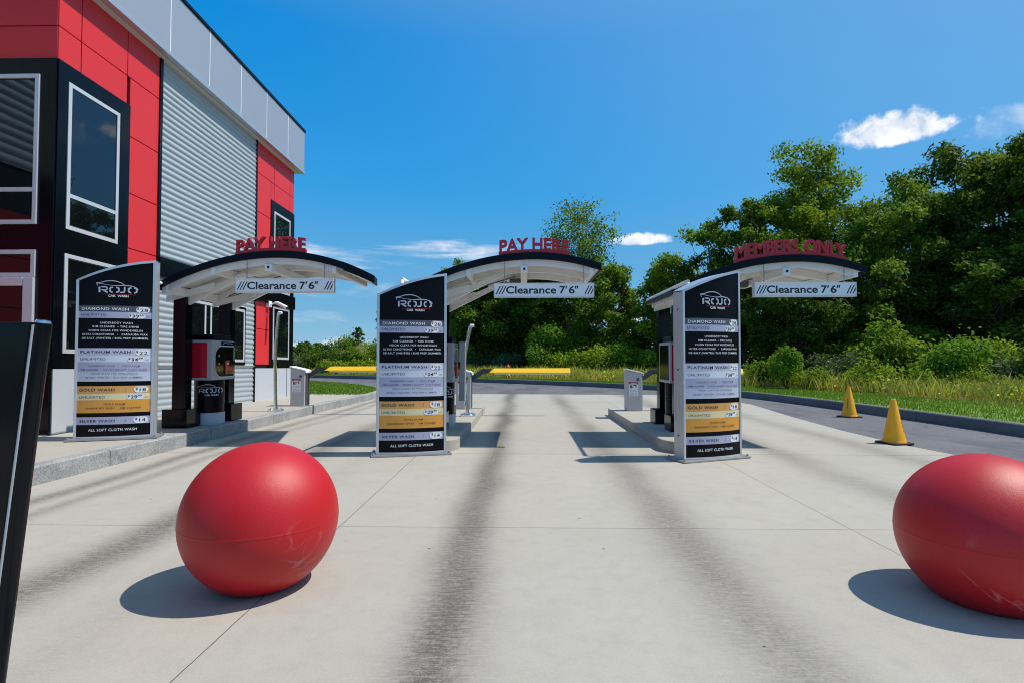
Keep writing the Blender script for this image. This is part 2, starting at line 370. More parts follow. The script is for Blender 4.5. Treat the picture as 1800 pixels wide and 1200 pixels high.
def concrete_mat(name, tracks=True):
    m = bpy.data.materials.new(name); m.use_nodes = True; t = m.node_tree; g = NT(t); b = t.nodes['Principled BSDF']
    co = g.n('ShaderNodeTexCoord').outputs['Object']
    sep = g.n('ShaderNodeSeparateXYZ'); g.put(sep.inputs[0], co); x, y = sep.outputs[0], sep.outputs[1]
    big = g.noise(co, .45, 6, .6); mid = g.noise(co, 2.6, 7, .65); fine = g.noise(co, 90, 3, .7); grit = g.noise(co, 310, 2, .6)
    c = g.mix(big, (0.355, 0.322, 0.268, 1), (0.440, 0.404, 0.345, 1))
    c = g.mix(g.math('MULTIPLY', g.smooth(mid, .40, .72), .35), c, (0.315, 0.284, 0.236, 1))
    c = g.mix(g.math('MULTIPLY', g.smooth(fine, .30, .70), .34), c, (0.53, 0.495, 0.44, 1))
    c = g.mix(g.math('MULTIPLY', g.smooth(grit, .54, .74), .42), c, (0.25, 0.24, 0.23, 1))
    slab = g.n('ShaderNodeTexWhiteNoise', noise_dimensions='2D'); cb = g.n('ShaderNodeCombineXYZ')
    g.put(cb.inputs[0], g.math('FLOOR', g.math('DIVIDE', g.math('ADD', x, 1.5), 4.14))); g.put(cb.inputs[1], g.math('FLOOR', g.math('DIVIDE', g.math('SUBTRACT', y, 1.08), 3.45))); g.put(slab.inputs['Vector'], cb.outputs[0])
    c = g.mix(g.math('MULTIPLY', slab.outputs['Value'], .16), c, (0.30, 0.285, 0.26, 1))
    mott = g.noise(co, 7.5, 6, .72, .4)
    c = g.mix(g.math('MULTIPLY', g.smooth(mott, .44, .70), .22), c, (0.27, 0.255, 0.235, 1))
    # light brush marks of the finish, across the lanes
    bm = g.n('ShaderNodeMapping'); g.put(bm.inputs[0], co); bm.inputs['Scale'].default_value = (8, 75, 1)
    brush = g.noise(bm.outputs[0], 1.0, 5, .68)
    if tracks:
        wob = g.math('MULTIPLY', g.math('SUBTRACT', g.noise(co, .35, 2), .5), .45)
        xs = g.math('ADD', x, wob); tot = None
        for (cx, wd, k) in ((-4.72, .13, .70), (-4.33, .10, .5), (-2.98, .23, .80), (-0.42, .19, 1.0), (1.22, .24, .62), (3.72, .26, .62), (5.28, .26, .42), (-2.2, .2, .12)):
            dd = g.math('DIVIDE', g.math('SUBTRACT', xs, cx), wd)
            e = g.math('MULTIPLY', g.math('POWER', 2.718, g.math('MULTIPLY', g.math('MULTIPLY', dd, dd), -.85)), k)
            tot = e if tot is None else g.math('MAXIMUM', tot, e)
        patch = g.n('ShaderNodeMapping'); g.put(patch.inputs[0], co); patch.inputs['Scale'].default_value = (1.0, .22, 1); patch.inputs['Location'].default_value = (3.3, 1.9, 0)
        amt = g.smooth(g.noise(patch.outputs[0], 1.0, 3), .25, .62)
        st = g.smooth(g.math('ADD', g.math('MULTIPLY', brush, .55), g.math('MULTIPLY', g.noise(co, 34, 5, .75), .45)), .30, .66)
        st = g.math('MULTIPLY', g.math('ADD', g.math('MULTIPLY', st, .80), .20), g.math('ADD', g.math('MULTIPLY', g.smooth(g.noise(co, 120, 4, .8), .34, .60), .55), .45))
        tr = g.math('MULTIPLY', g.math('MULTIPLY', tot, st), g.math('ADD', g.math('MULTIPLY', amt, .5), .5))
        c = g.mix(g.math('MULTIPLY', tr, 1.65, clamp=True), c, (0.100, 0.088, 0.074, 1))
        # saw-cut joints
        def near(v, at, w):
            d_ = g.math('ABSOLUTE', g.math('SUBTRACT', v, at)); return g.math('LESS_THAN', d_, w)
        jn = g.math('MULTIPLY', g.math('SUBTRACT', g.noise(co, 7, 5, .7), .5), .012)
        xj, yj = g.math('ADD', x, jn), g.math('ADD', y, jn); J = None
        for q in (-1.5, 2.64):
            e = near(xj, q, .0036); J = e if J is None else g.math('MAXIMUM', J, e)
        for q in (1.08, 4.53, 7.98, 13.43, 17.2):
            J = g.math('MAXIMUM', J, near(yj, q, .0040 if q < 6 else .009))
        c = g.mix(g.math('MULTIPLY', J, .80), c, (0.07, 0.066, 0.06, 1))
        # a few rust specks and dark drips
        v = g.n('ShaderNodeTexVoronoi'); g.put(v.inputs['Vector'], co); v.inputs['Scale'].default_value = 1.25
        sp = g.math('MULTIPLY', g.smooth(g.math('ADD', v.outputs[0], g.math('MULTIPLY', g.noise(co, 22, 4), .10)), .105, .05), .35)
        c = g.mix(sp, c, (0.40, 0.20, 0.06, 1))
        v2 = g.n('ShaderNodeTexVoronoi'); g.put(v2.inputs['Vector'], co); v2.inputs['Scale'].default_value = 2.3
        c = g.mix(g.math('MULTIPLY', g.smooth(v2.outputs[0], .030, .022), .8), c, (0.04, 0.04, 0.04, 1))
    g.put(b.inputs['Base Color'], c); b.inputs['Roughness'].default_value = .82; b.inputs['Specular IOR Level'].default_value = .3
    bn = g.n('ShaderNodeBump'); bn.inputs['Strength'].default_value = .35; bn.inputs['Distance'].default_value = .003
    g.put(bn.inputs['Height'], g.math('ADD', brush, g.math('MULTIPLY', fine, .8))); g.put(b.inputs['Normal'], bn.outputs[0])
    return m
M['concrete'] = concrete_mat('broomed_concrete')
M['walk'] = concrete_mat('walk_concrete', False)

def speckled(name, dark, light, scale=70, rough=.8, big=1.5, bump=.4, joint=0.0, patch=0.0):
    m = bpy.data.materials.new(name); m.use_nodes = True; t = m.node_tree; g = NT(t); b = t.nodes['Principled BSDF']
    co = g.n('ShaderNodeTexCoord').outputs['Object']
    n1 = g.noise(co, scale, 4, .7); n2 = g.noise(co, big, 6, .65)
    f_ = g.math('ADD', g.math('MULTIPLY', g.smooth(n1, .3, .7), .6), g.math('MULTIPLY', g.smooth(n2, .3, .7), .4))
    c = g.mix(f_, (*dark, 1), (*light, 1))
    if joint:
        sp = g.n('ShaderNodeSeparateXYZ'); g.put(sp.inputs[0], co)
        fr = g.math('FRACT', g.math('DIVIDE', g.math('ADD', sp.outputs[1], g.math('MULTIPLY', sp.outputs[0], -.35)), joint))
        c = g.mix(g.math('MULTIPLY', g.math('LESS_THAN', fr, .012 / joint), .85), c, (.03, .03, .03, 1))
    if patch:
        pm = g.n('ShaderNodeMapping'); g.put(pm.inputs[0], co); pm.inputs['Scale'].default_value = (1.0, .35, 1)
        c = g.mix(g.math('MULTIPLY', g.smooth(g.noise(pm.outputs[0], .9, 5, .6), .45, .62), patch), c, tuple(x * .62 for x in dark) + (1,))
        ag = g.smooth(g.noise(co, 150, 2, .8), .60, .72); c = g.mix(g.math('MULTIPLY', ag, .4), c, (.34, .33, .33, 1))
        ck = g.math('ABSOLUTE', g.math('SUBTRACT', g.noise(co, .8, 4, .6, .6), .5))
        c = g.mix(g.math('MULTIPLY', g.smooth(ck, .0045, .001), .6), c, (.03, .03, .03, 1))
    g.put(b.inputs['Base Color'], c); b.inputs['Roughness'].default_value = rough
    b.inputs['Specular IOR Level'].default_value = .3
    bn = g.n('ShaderNodeBump'); bn.inputs['Strength'].default_value = bump; bn.inputs['Distance'].default_value = .006
    g.put(bn.inputs['Height'], n1); g.put(b.inputs['Normal'], bn.outputs[0])
    return m
M['asphalt'] = speckled('weathered_asphalt', (0.105, 0.102, 0.115), (0.180, 0.173, 0.182), 45, .85, .6, patch=.5)
M['granite'] = speckled('granite_kerb', (0.17, 0.17, 0.175), (0.44, 0.44, 0.43), 38, .8, 3.0, .8, joint=2.2)
M['dark_kerb'] = speckled('dark_kerb_stone', (0.085, 0.092, 0.105), (0.17, 0.18, 0.19), 40, .85, 1.2, .6, joint=3.1)
M['lawn'] = speckled('lawn_soil', (0.095, 0.170, 0.022), (0.190, 0.265, 0.045), 30, .95, .7)
M['field'] = speckled('meadow_soil', (0.075, 0.080, 0.022), (0.20, 0.17, 0.06), 14, .95, .5)
M['earth'] = speckled('bare_earth', (0.16, 0.11, 0.07), (0.34, 0.26, 0.17), 9, .95, .8)

def leaf_mat(name, stops, trans=.35, rough=.55):
    m = bpy.data.materials.new(name); m.use_nodes = True; t = m.node_tree; g = NT(t); b = t.nodes['Principled BSDF']
    a = g.n('ShaderNodeAttribute', attribute_name='tint', attribute_type='GEOMETRY')
    c = g.ramp(a.outputs['Fac'], stops)
    g.put(b.inputs['Base Color'], c); b.inputs['Roughness'].default_value = rough; b.inputs['Specular IOR Level'].default_value = .10
    tr = g.n('ShaderNodeBsdfTranslucent'); g.put(tr.inputs[0], g.mix(.5, c, (0.20, 0.30, 0.02, 1)))
    mx = g.n('ShaderNodeMixShader'); mx.inputs[0].default_value = trans
    g.put(mx.inputs[1], b.outputs[0]); g.put(mx.inputs[2], tr.outputs[0])
    g.put(t.nodes['Material Output'].inputs[0], mx.outputs[0])
    return m
M['leaf_mid'] = leaf_mat('leaves_mid_green', [(0, (0.026, 0.056, 0.005)), (0.5, (0.105, 0.2, 0.014)), (1, (0.27, 0.39, 0.03))], 0.42)
M['leaf_dark'] = leaf_mat('leaves_deep_green', [(0, (0.016, 0.038, 0.005)), (0.5, (0.062, 0.125, 0.012)), (1, (0.16, 0.25, 0.022))], 0.36)
M['leaf_light'] = leaf_mat('leaves_yellow_green', [(0, (0.055, 0.105, 0.006)), (0.5, (0.21, 0.32, 0.015)), (1, (0.4, 0.5, 0.032))], 0.46)
M['leaf_fresh'] = leaf_mat('leaves_fresh_green', [(0, (0.04, 0.105, 0.008)), (0.5, (0.13, 0.27, 0.016)), (1, (0.25, 0.43, 0.034))], 0.42)
M['leaf_wood'] = leaf_mat('leaves_wood_shade', [(0, (.008, .019, .004)), (.5, (.020, .045, .008)), (1, (.040, .075, .011))], .16)  # darker leaf copy, shade between the crowns put into the colour
M['leaf_grey'] = leaf_mat('leaves_grey_green', [(0, (0.05, 0.075, 0.03)), (0.5, (0.115, 0.155, 0.07)), (1, (0.22, 0.26, 0.13))], 0.24)
M['grass'] = leaf_mat('grass_blades', [(0, (.085, .185, .014)), (.6, (.18, .30, .028)), (1, (.33, .38, .075))], .4)
M['straw'] = leaf_mat('meadow_blades', [(0, (0.0697, 0.1274, 0.0205)), (0.35, (0.2414, 0.3039, 0.0454)), (0.7, (0.5198, 0.4469, 0.1059)), (0.92, (0.7425, 0.5363, 0.1815)), (1, (0.8, 0.8, 0.0454))], .35)
M['bark'] = speckled('grey_brown_bark', (0.045, 0.038, 0.030), (0.13, 0.115, 0.095), 25, .9, 4)
M['bark_pale'] = speckled('pale_bark', (0.16, 0.15, 0.13), (0.36, 0.34, 0.30), 18, .9, 3)

# ------------------------------------------------------------------ ground, roads, kerbs
def sheet(name, poly, z, m, label=None):
    o = MB().add([(x, y, z) for x, y in poly], [tuple(range(len(poly)))]).build(name, m)
    return tag(o, label, name.replace('_', ' '), None, 'structure')
def offset_line(P, d):
    """shift a polyline to its right by d (number or list)"""
    out = []
    for i, p in enumerate(P):
        t = (P[min(i + 1, len(P) - 1)] - P[max(i - 1, 0)]).normalized(); n = Vector((t.y, -t.x))
        out.append(Vector((p.x, p.y)) + n * (d[i] if isinstance(d, (list, tuple)) else d))
    return out
def strip(mb, A, B, za, zb, mi=0):
    mb.grid([[(p.x, p.y, za) for p in A], [(p.x, p.y, zb) for p in B]], mi, flip=True)
def kerb_run(name, line, width, h, m, label):
    """stone kerb: vertical face on the line, top running back to the right of it"""
    mb = MB(); A = line; B1 = offset_line(line, .018); Bk = offset_line(line, width)
    strip(mb, [Vector((p.x, p.y)) for p in A], A, -.02, h - .018); strip(mb, A, B1, h - .018, h); strip(mb, B1, Bk, h, h); strip(mb, Bk, Bk, h, -.02)
    o = mb.build(name, m); return tag(o, label, 'kerb', None, 'structure')
V2 = lambda L: [Vector(p) for p in L]
far_line = [Vector((p.x, p.y)) for p in catmull([(8.80, -6, 0), (8.80, 3, 0), (8.78, 9.6, 0), (8.56, 13.4, 0), (8.25, 16.4, 0), (7.75, 19.2, 0), (6.7, 22.3, 0), (4.6, 24.9, 0), (2.0, 27.5, 0), (-2.4, 31.0, 0), (-8, 34.5, 0), (-20, 40.5, 0), (-48, 54, 0)], 7)]
# the kerb of the walk, seen from the lanes: road lies to its right, so it is drawn from far to near
walk_line = [Vector((p.x, p.y)) for p in catmull([(-30, 41, 0), (-14, 30.5, 0), (-8.6, 26.0, 0), (-6.2, 22.9, 0), (-5.35, 21.0, 0), (-4.98, 18.8, 0), (-5.02, 16.6, 0), (-5.13, 14, 0), (-5.18, 11, 0), (-5.24, 8, 0), (-5.28, 4, 0), (-5.30, -6, 0)], 6)]
WZ = .21
gs = MB(); gs.grid([[(x, y, -.06) for x in (-900, -60, 60, 900)] for y in (-300, -40, 70, 1500)]); tag(gs.build('ground', M['field']), None, None, None, 'structure')
sheet('road', [(-60, -20), (12, -20), (12, 60), (-60, 60)], -.012, M['asphalt'])
apron = [(-6.0, -6), (6.30, -6), (6.25, 7.0), (6.02, 9.0), (6.05, 10.6), (6.28, 13.0), (6.75, 16.5), (6.62, 19.0), (6.2, 20.6), (-4.6, 21.2), (-6.0, 21.2)]
sheet('concrete_lane', apron, 0.0, M['concrete'])
kerb_run('kerb', walk_line, .17, WZ, M['granite'], 'grey granite kerb along the building walk')
kerb_run('road_kerb', far_line[::-1] if False else far_line, .16, .21, M['dark_kerb'], 'dark kerb along the outer edge of the asphalt road')
wb = offset_line(walk_line, .17)
wk = [p for p in wb if p.y < 17.9]
sheet('pavement', [(p.x, p.y) for p in wk] + [(-16, -6), (-16, 17.6)], WZ - .004, M['walk'])
lw = [p for p in wb if p.y > 17.3]
sheet('lawn', [(p.x, p.y) for p in lw] + [(-6.9, 17.3), (-40, 17.3)], WZ - .010, M['lawn'])
# verge beyond the outer kerb: a mown strip, then rough meadow
n_f = len(far_line)
mown_w = [max(1.2, min(4.4, 4.4 - max(0, p.y - 11) * .22)) for p in far_line]
vb = offset_line(far_line, .16); v1 = offset_line(far_line, mown_w); v2 = offset_line(far_line, [60.0] * n_f)
mb = MB(); strip(mb, vb, v1, .205, .205); tag(mb.build('verge', M['lawn']), None, None, None, 'structure')
mb = MB(); strip(mb, v1, v2, .19, .35); tag(mb.build('meadow', M['field']), None, None, None, 'structure')

def island(x0, x1, y0, y1, h, rad):
    P = []
    for (cx, cy, a0, r_) in ((x1 - rad, y0 + rad, -90, rad), (x1 - .06, y1 - .06, 0, .06), (x0 + .06, y1 - .06, 90, .06), (x0 + rad, y0 + rad, 180, rad)):
        for k in range(9):
            a = R(a0 + 90 * k / 8); P.append((cx + r_ * math.cos(a), cy + r_ * math.sin(a)))
    o = MB().prism(P, 'z', -.02, h).build('traffic_island', M['walk'], bevel=.012, smooth=40)
    return tag(o, 'raised concrete island of a pay lane', 'traffic island', None, 'structure')
island(-2.0, -.97, 8.12, 14.1, .17, .28)
island(2.05, 3.2, 7.96, 13.4, .17, .40)

# ------------------------------------------------------------------ building
SCL = .967
bld = thing('car_wash_building', 'two storey building with red panels, silver corrugated wall and tinted windows', 'building', (-7.18, 8.26, 0))
by = lambda y: (y - 8.54) * SCL
bz = lambda z: 1.38 + (z - 1.38) * SCL
def drop(x, y, z): return (x, y, z - .0175 * y)     # its base line falls a little towards the back
def bpart(mb, name, mats, parent=bld, **k): return mb.warp(drop).build(name, mats, parent, **k)
Y1 = by(17.64); ZT = bz(7.64)
bpart(MB().box(-9, -.05, .05, Y1 - .05, -.1, ZT), 'wall', M['black_gap'])
def side_panel(mb, ya, yb, za, zb, gap=.009, th=.045):
    mb.box(-th, 0, by(ya) + gap, by(yb) - gap, bz(za) + gap, bz(zb) - gap)
def front_panel(mb, xa, xb, za, zb, gap=.009, th=.045):
    mb.box(xa + gap, xb - gap, 0.003, th, bz(za) + gap, bz(zb) - gap)
rd = MB()
ys = [8.54, 9.0, 10.08, 11.0]
zs = [7.62, 6.69, 6.15]
for i in range(3):
    side_panel(rd, ys[i], ys[i + 1], zs[1], zs[0])
side_panel(rd, ys[0], ys[1], zs[2], zs[1]); side_panel(rd, ys[1], ys[2], zs[2], zs[1])
for za, zb in ((5.58, 6.69), (4.50, 5.58), (3.46, 4.50), (2.42, 3.46), (1.24, 2.42)):
    side_panel(rd, 10.15, 11.0, za, zb)
bpart(rd, 'red_cladding', M['red_panel'], bevel=.003); rd = MB()
for (a, b) in ((15.13, 16.22), (16.22, 17.32), (17.32, 17.64)):
    side_panel(rd, a, b, 6.68, 7.62)
side_panel(rd, 15.13, 16.0, 5.58, 6.68); side_panel(rd, 16.0, 16.22, 6.16, 6.68)
side_panel(rd, 16.22, 17.32, 6.16, 6.68); side_panel(rd, 17.32, 17.64, 6.16, 6.68)
for za, zb in ((4.50, 5.58), (3.42, 4.50), (2.30, 3.10), (1.30, 2.30)):
    side_panel(rd, 15.13, 16.0, za, zb)
bpart(rd, 'red_cladding', M['red_panel'], bevel=.003)
rf = MB()
xs = [-9, -6.6, -4.5, -2.4, -.012]
for i in range(4):
    front_panel(rf, xs[i], xs[i + 1], 6.69, 7.62); front_panel(rf, xs[i], xs[i + 1], 6.15, 6.69)
bpart(rf, 'front_cladding', M['red_panel'], bevel=.003)
# black surrounds of the window bays
bb = MB()
bb.box(-.04, .022, .0, by(10.15), bz(1.22), bz(3.42)); bb.box(-.04, .022, .0, by(10.15), bz(3.425), bz(6.15))
bpart(bb, 'window_surround', M['black_gloss'], bevel=.004); bb = MB()
bb.box(-.04, .020, by(16.0), Y1, bz(3.40), bz(6.15)); bb.box(-.04, .020, by(16.0), Y1, bz(1.24), bz(3.08))
bpart(bb, 'window_surround', M['black_gloss'], bevel=.004)
bf = MB(); bf.box(-9, -.0, -.022, .02, bz(3.32), bz(6.15)); bf.box(-9, -.0, -.022, .02, .0, bz(3.315))
bpart(bf, 'front_surround', M['black_gloss'], bevel=.004)
for (a, b) in ((10.98, 11.06), (15.06, 15.13)):
    bpart(MB().box(-.02, .03, by(a), by(b), .2, bz(7.6)), 'edge_trim_or_glint', M['black_gloss'])
def corrugated(mb, x, ya, yb, za, zb, pitch=.122, amp=.018):
    n = int((zb - za) / pitch * 8); rows = []
    for k in range(n + 1):
        z = za + (zb - za) * k / n; ph = (z / pitch) % 1
        d = amp * (math.sin(math.pi * min(1, ph / .72)) ** .8 if ph < .72 else -.35 * math.sin(math.pi * (ph - .72) / .28))
        rows.append([(x + d, ya, z), (x + d, yb, z)])
    mb.grid(rows)
cw = MB(); wy0, wy1, wz0, wz1 = by(12.02), by(14.56), bz(1.32), bz(2.78)
corrugated(cw, .0, by(11.06), by(15.06), .2, wz0); corrugated(cw, .0, by(11.06), by(15.06), wz1, bz(7.6))
corrugated(cw, .0, by(11.06), wy0, wz0, wz1); corrugated(cw, .0, wy1, by(15.06), wz0, wz1)
bpart(cw, 'corrugated_cladding', M['corrugated'], smooth=50)
bpart(MB().box(-.02, .045, by(11.06), by(15.06), bz(1.255), bz(1.275)), 'belt_flashing', M['alu'])
for (a, b) in ((8.56, 9.08), (9.1, 10.05), (10.07, 10.98), (15.14, 16.5), (16.52, 17.2), (17.22, 17.6)):
    bpart(MB().box(-.04, .012, by(a) + .012, by(b) - .012, .14 + .0175 * by(a), bz(1.2)), 'plinth_panel', M['plinth'], bevel=.004)
lg = MB(); lg.box(-.02, .075, by(11.0), Y1 + .005, bz(3.06), bz(3.46)); bpart(lg, 'ledge', M['black_gloss'], bevel=.006)
# fascia, soffit and roof
fa = MB(); fx = .23; f0, f1 = -.30, Y1 + .22; zb_, zt_ = bz(7.56), bz(8.94)
jn = [f0] + [by(10.94 + 1.41 * k) for k in range(0, 5)] + [f1]
for i in range(len(jn) - 1): fa.box(fx - .05, fx, jn[i] + .0125, jn[i + 1] - .0125, zb_ + .09, zt_)
for k in range(5): fa.box(-9.3 + k * 1.9, -9.3 + k * 1.9 + 1.88, f0 - .01, f0 + .04, zb_ + .09, zt_)
fa.box(-9, fx - .06, f1 - .05, f1, zb_ + .09, zt_)
bpart(fa, 'fascia', M['fascia'], bevel=.004)
for y in jn[1:-1]: bpart(MB().box(fx - .03, fx + .004, y - .012, y + .012, zb_ + .09, zt_), 'joint_cover', M['white_board'])
tr = MB(); tr.box(fx - .10, fx + .018, f0 - .03, f1 + .02, zb_, zb_ + .082); tr.box(-9.3, fx - .11, f0 - .03, f0 + .08, zb_, zb_ + .082)
bpart(tr, 'fascia_trim', M['alu'], bevel=.006)
bpart(MB().box(-9.3, fx - .11, f0 + .09, f1 - .06, zb_ - .012, zb_ + .03), 'soffit', M['soffit'])
rf_ = MB(); rf_.box(-9.3, fx + .03, f0 - .04, f1 + .03, zt_ + .004, zt_ + .075); bpart(rf_, 'roof', M['black_gloss'], bevel=.006)
bpart(MB().box(fx - .07, fx - .051, f0 + .06, f1 - .06, zb_ + .10, zt_ - .01), 'fascia_backing', M['alu_white'])

def window(plane, a0, a1, z0, z1, bars=(), cols=(), fw=.064, proud=.035):
    """aluminium window; plane 'x' is the side wall, 'y' the front; a* runs along the wall"""
    fr = MB()
    def bx(mb, a, b, za, zb, d0, d1):
        if plane == 'x': mb.box(d0, d1, a, b, za, zb)
        else: mb.box(a, b, -d1, -d0, za, zb)
    bx(fr, a0, a1, z0, z0 + fw, -.03, proud); bx(fr, a0, a1, z1 - fw, z1, -.03, proud)
    bx(fr, a0, a0 + fw, z0 + fw, z1 - fw, -.03, proud); bx(fr, a1 - fw, a1, z0 + fw, z1 - fw, -.03, proud)
    for b in bars: bx(fr, a0 + fw, a1 - fw, b - fw / 2, b + fw / 2, -.03, proud - .003)
    for c in cols: bx(fr, c - fw / 2, c + fw / 2, z0 + fw, z1 - fw, -.03, proud - .006)
    f_ = bpart(fr, 'window', M['alu_white'], bevel=.003)
    pn = MB(); bx(pn, a0 + fw - .01, a1 - fw + .01, z0 + fw - .01, z1 - fw + .01, -.02, .025 if proud > .03 else .005)
    bpart(pn, 'pane', M['pane'], f_)
    gk = MB()
    for (a, b, c, d) in ((a0 + fw, a1 - fw, z0 + fw, z0 + fw + .016), (a0 + fw, a1 - fw, z1 - fw - .016, z1 - fw), (a0 + fw, a0 + fw + .016, z0 + fw + .017, z1 - fw - .017), (a1 - fw - .016, a1 - fw, z0 + fw + .017, z1 - fw - .017)):
        bx(gk, a, b, c, d, .0, .030)
    bpart(gk, 'gasket', M['rubber'], f_)
    return f_
window('x', by(8.73), by(9.87), bz(3.46), bz(5.87), bars=(bz(4.02),))
window('x', by(8.72), by(9.87), bz(1.45), bz(3.06))
window('x', by(16.18), by(17.31), bz(3.46), bz(5.86), bars=(bz(4.02),))
window('x', by(16.17), by(17.30), bz(1.46), bz(3.03))
window('x', wy0 + .04, wy1 - .04, wz0 + .04, wz1 - .04, cols=((wy0 + wy1) / 2 - .34, wy0 + .66))
bpart(MB().box(-.03, .034, wy0, wy0 + .04, wz0, wz1).box(-.03, .034, wy1 - .04, wy1, wz0, wz1).box(-.03, .034, wy0, wy1, wz0 - .03, wz0 + .04).box(-.03, .034, wy0, wy1, wz1 - .04, wz1 + .02), 'window_trim', M['black_gloss'])
window('y', -2.15, -.245, bz(3.48), bz(5.88), bars=(bz(4.03),), proud=.05)
window('y', -4.35, -2.40, bz(3.48), bz(5.88), bars=(bz(4.03),), proud=.05)
window('y', -2.15, -.245, bz(2.64), bz(3.07), proud=.05)
dr = MB()
for (a, b, c, d) in ((-.40, -.245, .2, bz(2.63)), (-1.25, -1.11, .2, bz(2.63)), (-1.10, -.41, bz(2.50), bz(2.63)), (-1.10, -.41, .2, .42)):
    dr.box(a, b, -.072, .02, c, d)
dd = bpart(dr, 'door', M['alu_white'], bevel=.004)
bpart(MB().box(-1.11, -.40, -.045, -.03, .41, bz(2.51)), 'pane', M['pane'], dd)
bpart(MB().tube([(-1.06, -.075, 1.0), (-1.06, -.13, 1.0), (-1.06, -.13, 1.5), (-1.06, -.075, 1.5)], .014), 'handle', M['chrome'], dd)
# the entrance wing that stands off to the left and is mirrored in the front windows
wing = MB(); wing.box(-6, -3.62, -7.5, -.0, -.1, bz(8.9)); bpart(wing, 'wing_wall', M['black_gap'])
wc = MB(); corrugated(wc, -3.57, -7.5, -.03, bz(5.5), bz(8.6), pitch=.2, amp=.035); bpart(wc, 'wing_corrugated_cladding', M['corrugated'], smooth=50)
wr = MB()
for k in range(6):
    for za, zb in ((.25, 1.3), (1.3, 2.4), (2.4, 3.5), (3.5, 4.5)): wr.box(-3.6, -3.57, -7.5 + 1.24 * k + .01, -7.5 + 1.24 * (k + 1) - .01, bz(za) + .01, bz(zb) - .01)
bpart(wr, 'wing_red_cladding', M['red_darkened'])

# security camera on the red panel near the far corner of the building
sc_ = thing('security_camera', 'small white bullet camera fixed to the red wall panel above the steel pole', 'camera', (-7.18, 8.26 + by(15.85), 2.86))
MB().box(.0, .10, -.08, .08, -.08, .09).build('junction_box', M['white_board'], sc_, bevel=.012)
MB().tube([(.10, 0, .0), (.20, .0, .03), (.26, -.01, .02)], .022).build('bracket', M['white_board'], sc_, smooth=40)
MB().tube([(.22, 0, .05), (.30, -.0, .03), (.56, -.04, -.09), (.58, -.043, -.10)], [.03, .052, .052, .046], 14).build('housing', M['white_board'], sc_, smooth=40)
MB().tube([(.58, -.043, -.10), (.605, -.047, -.112)], [.04, .038], 14).build('lens', M['screen'], sc_, smooth=40)

# ------------------------------------------------------------------ price menus
K8 = .00825
pu = lambda x: (x - 724) * K8
pv = lambda y: (797 - y) * K8
HW = .487
def top_z(u): t = (u + HW) / (2 * HW); return 2.262 + .318 * t + .040 * (1 - (2 * t - 1) ** 2)
def bulge(u): return .085 + .075 * (1 - (u / HW) ** 2)
def on_sign(u, v, lift=.003): return (u, -bulge(u) - lift, v)
# the wordless car outline and the stencil letters of the logo, in the units it was measured in
def logo_strokes(mb, mr, fn, mw):
    def stencil(pts, w): thick_line(mb, pts, w, fn)
    def S(L): return [(a, b) for a, b in L]
    car = catmull([(345, 352, 0), (400, 344, 0), (455, 327, 0), (520, 321, 0), (580, 329, 0), (630, 350, 0), (662, 374, 0)], 4)
    thick_line(mb, [(p.x, p.y) for p in car], lambda t: 5 + 6 * math.sin(math.pi * t), fn)
    hood = catmull([(470, 376, 0), (560, 384, 0), (640, 379, 0), (720, 380, 0), (780, 397, 0), (815, 428, 0)], 4)
    thick_line(mb, [(p.x, p.y) for p in hood], lambda t: 3 + 8 * math.sin(math.pi * t), fn)
    tail = catmull([(345, 352, 0), (352, 372, 0), (356, 392, 0)], 4); thick_line(mb, [(p.x, p.y) for p in tail], lambda t: 12 - 8 * t, fn)
    body = catmull([(352, 356, 0), (400, 362, 0), (450, 372, 0), (480, 377, 0)], 4); thick_line(mb, [(p.x, p.y) for p in body], lambda t: 8 - 5 * t, fn)
    stencil([(381, 402), (381, 475)], 22)
    r_ = catmull([(402, 403, 0), (440, 403, 0), (466, 410, 0), (468, 428, 0), (450, 441, 0), (404, 442, 0)], 4); stencil([(p.x, p.y) for p in r_], 15)
    stencil([(425, 446), (475, 475)], 20)
    def oval(x0, x1):
        def arc(a0, a1):
            P = []
            for k in range(17):
                a = R(a0 + (a1 - a0) * k / 16); c, s_ = math.cos(a), math.sin(a)
                P.append(((x0 + x1) / 2 + (x1 - x0) / 2 * abs(c) ** .55 * (1 if c > 0 else -1), 438 + 31 * abs(s_) ** .6 * (1 if s_ > 0 else -1)))
            return P
        stencil(arc(100, 262), 18); stencil(arc(-82, 80), 18)
    oval(500, 600); oval(706, 795)
    j = catmull([(662, 398, 0), (662, 430, 0), (660, 455, 0), (648, 468, 0), (615, 470, 0)], 4); stencil([(p.x, p.y) for p in j], 18)
    thick_line(mr, [(415, 497), (600, 493), (785, 497)], 4, fn)
    put_text(mw, 'CAR  WASH', 480, 0, 27, 226, 'l', .025, lambda a, b: fn(a, 530 - b))
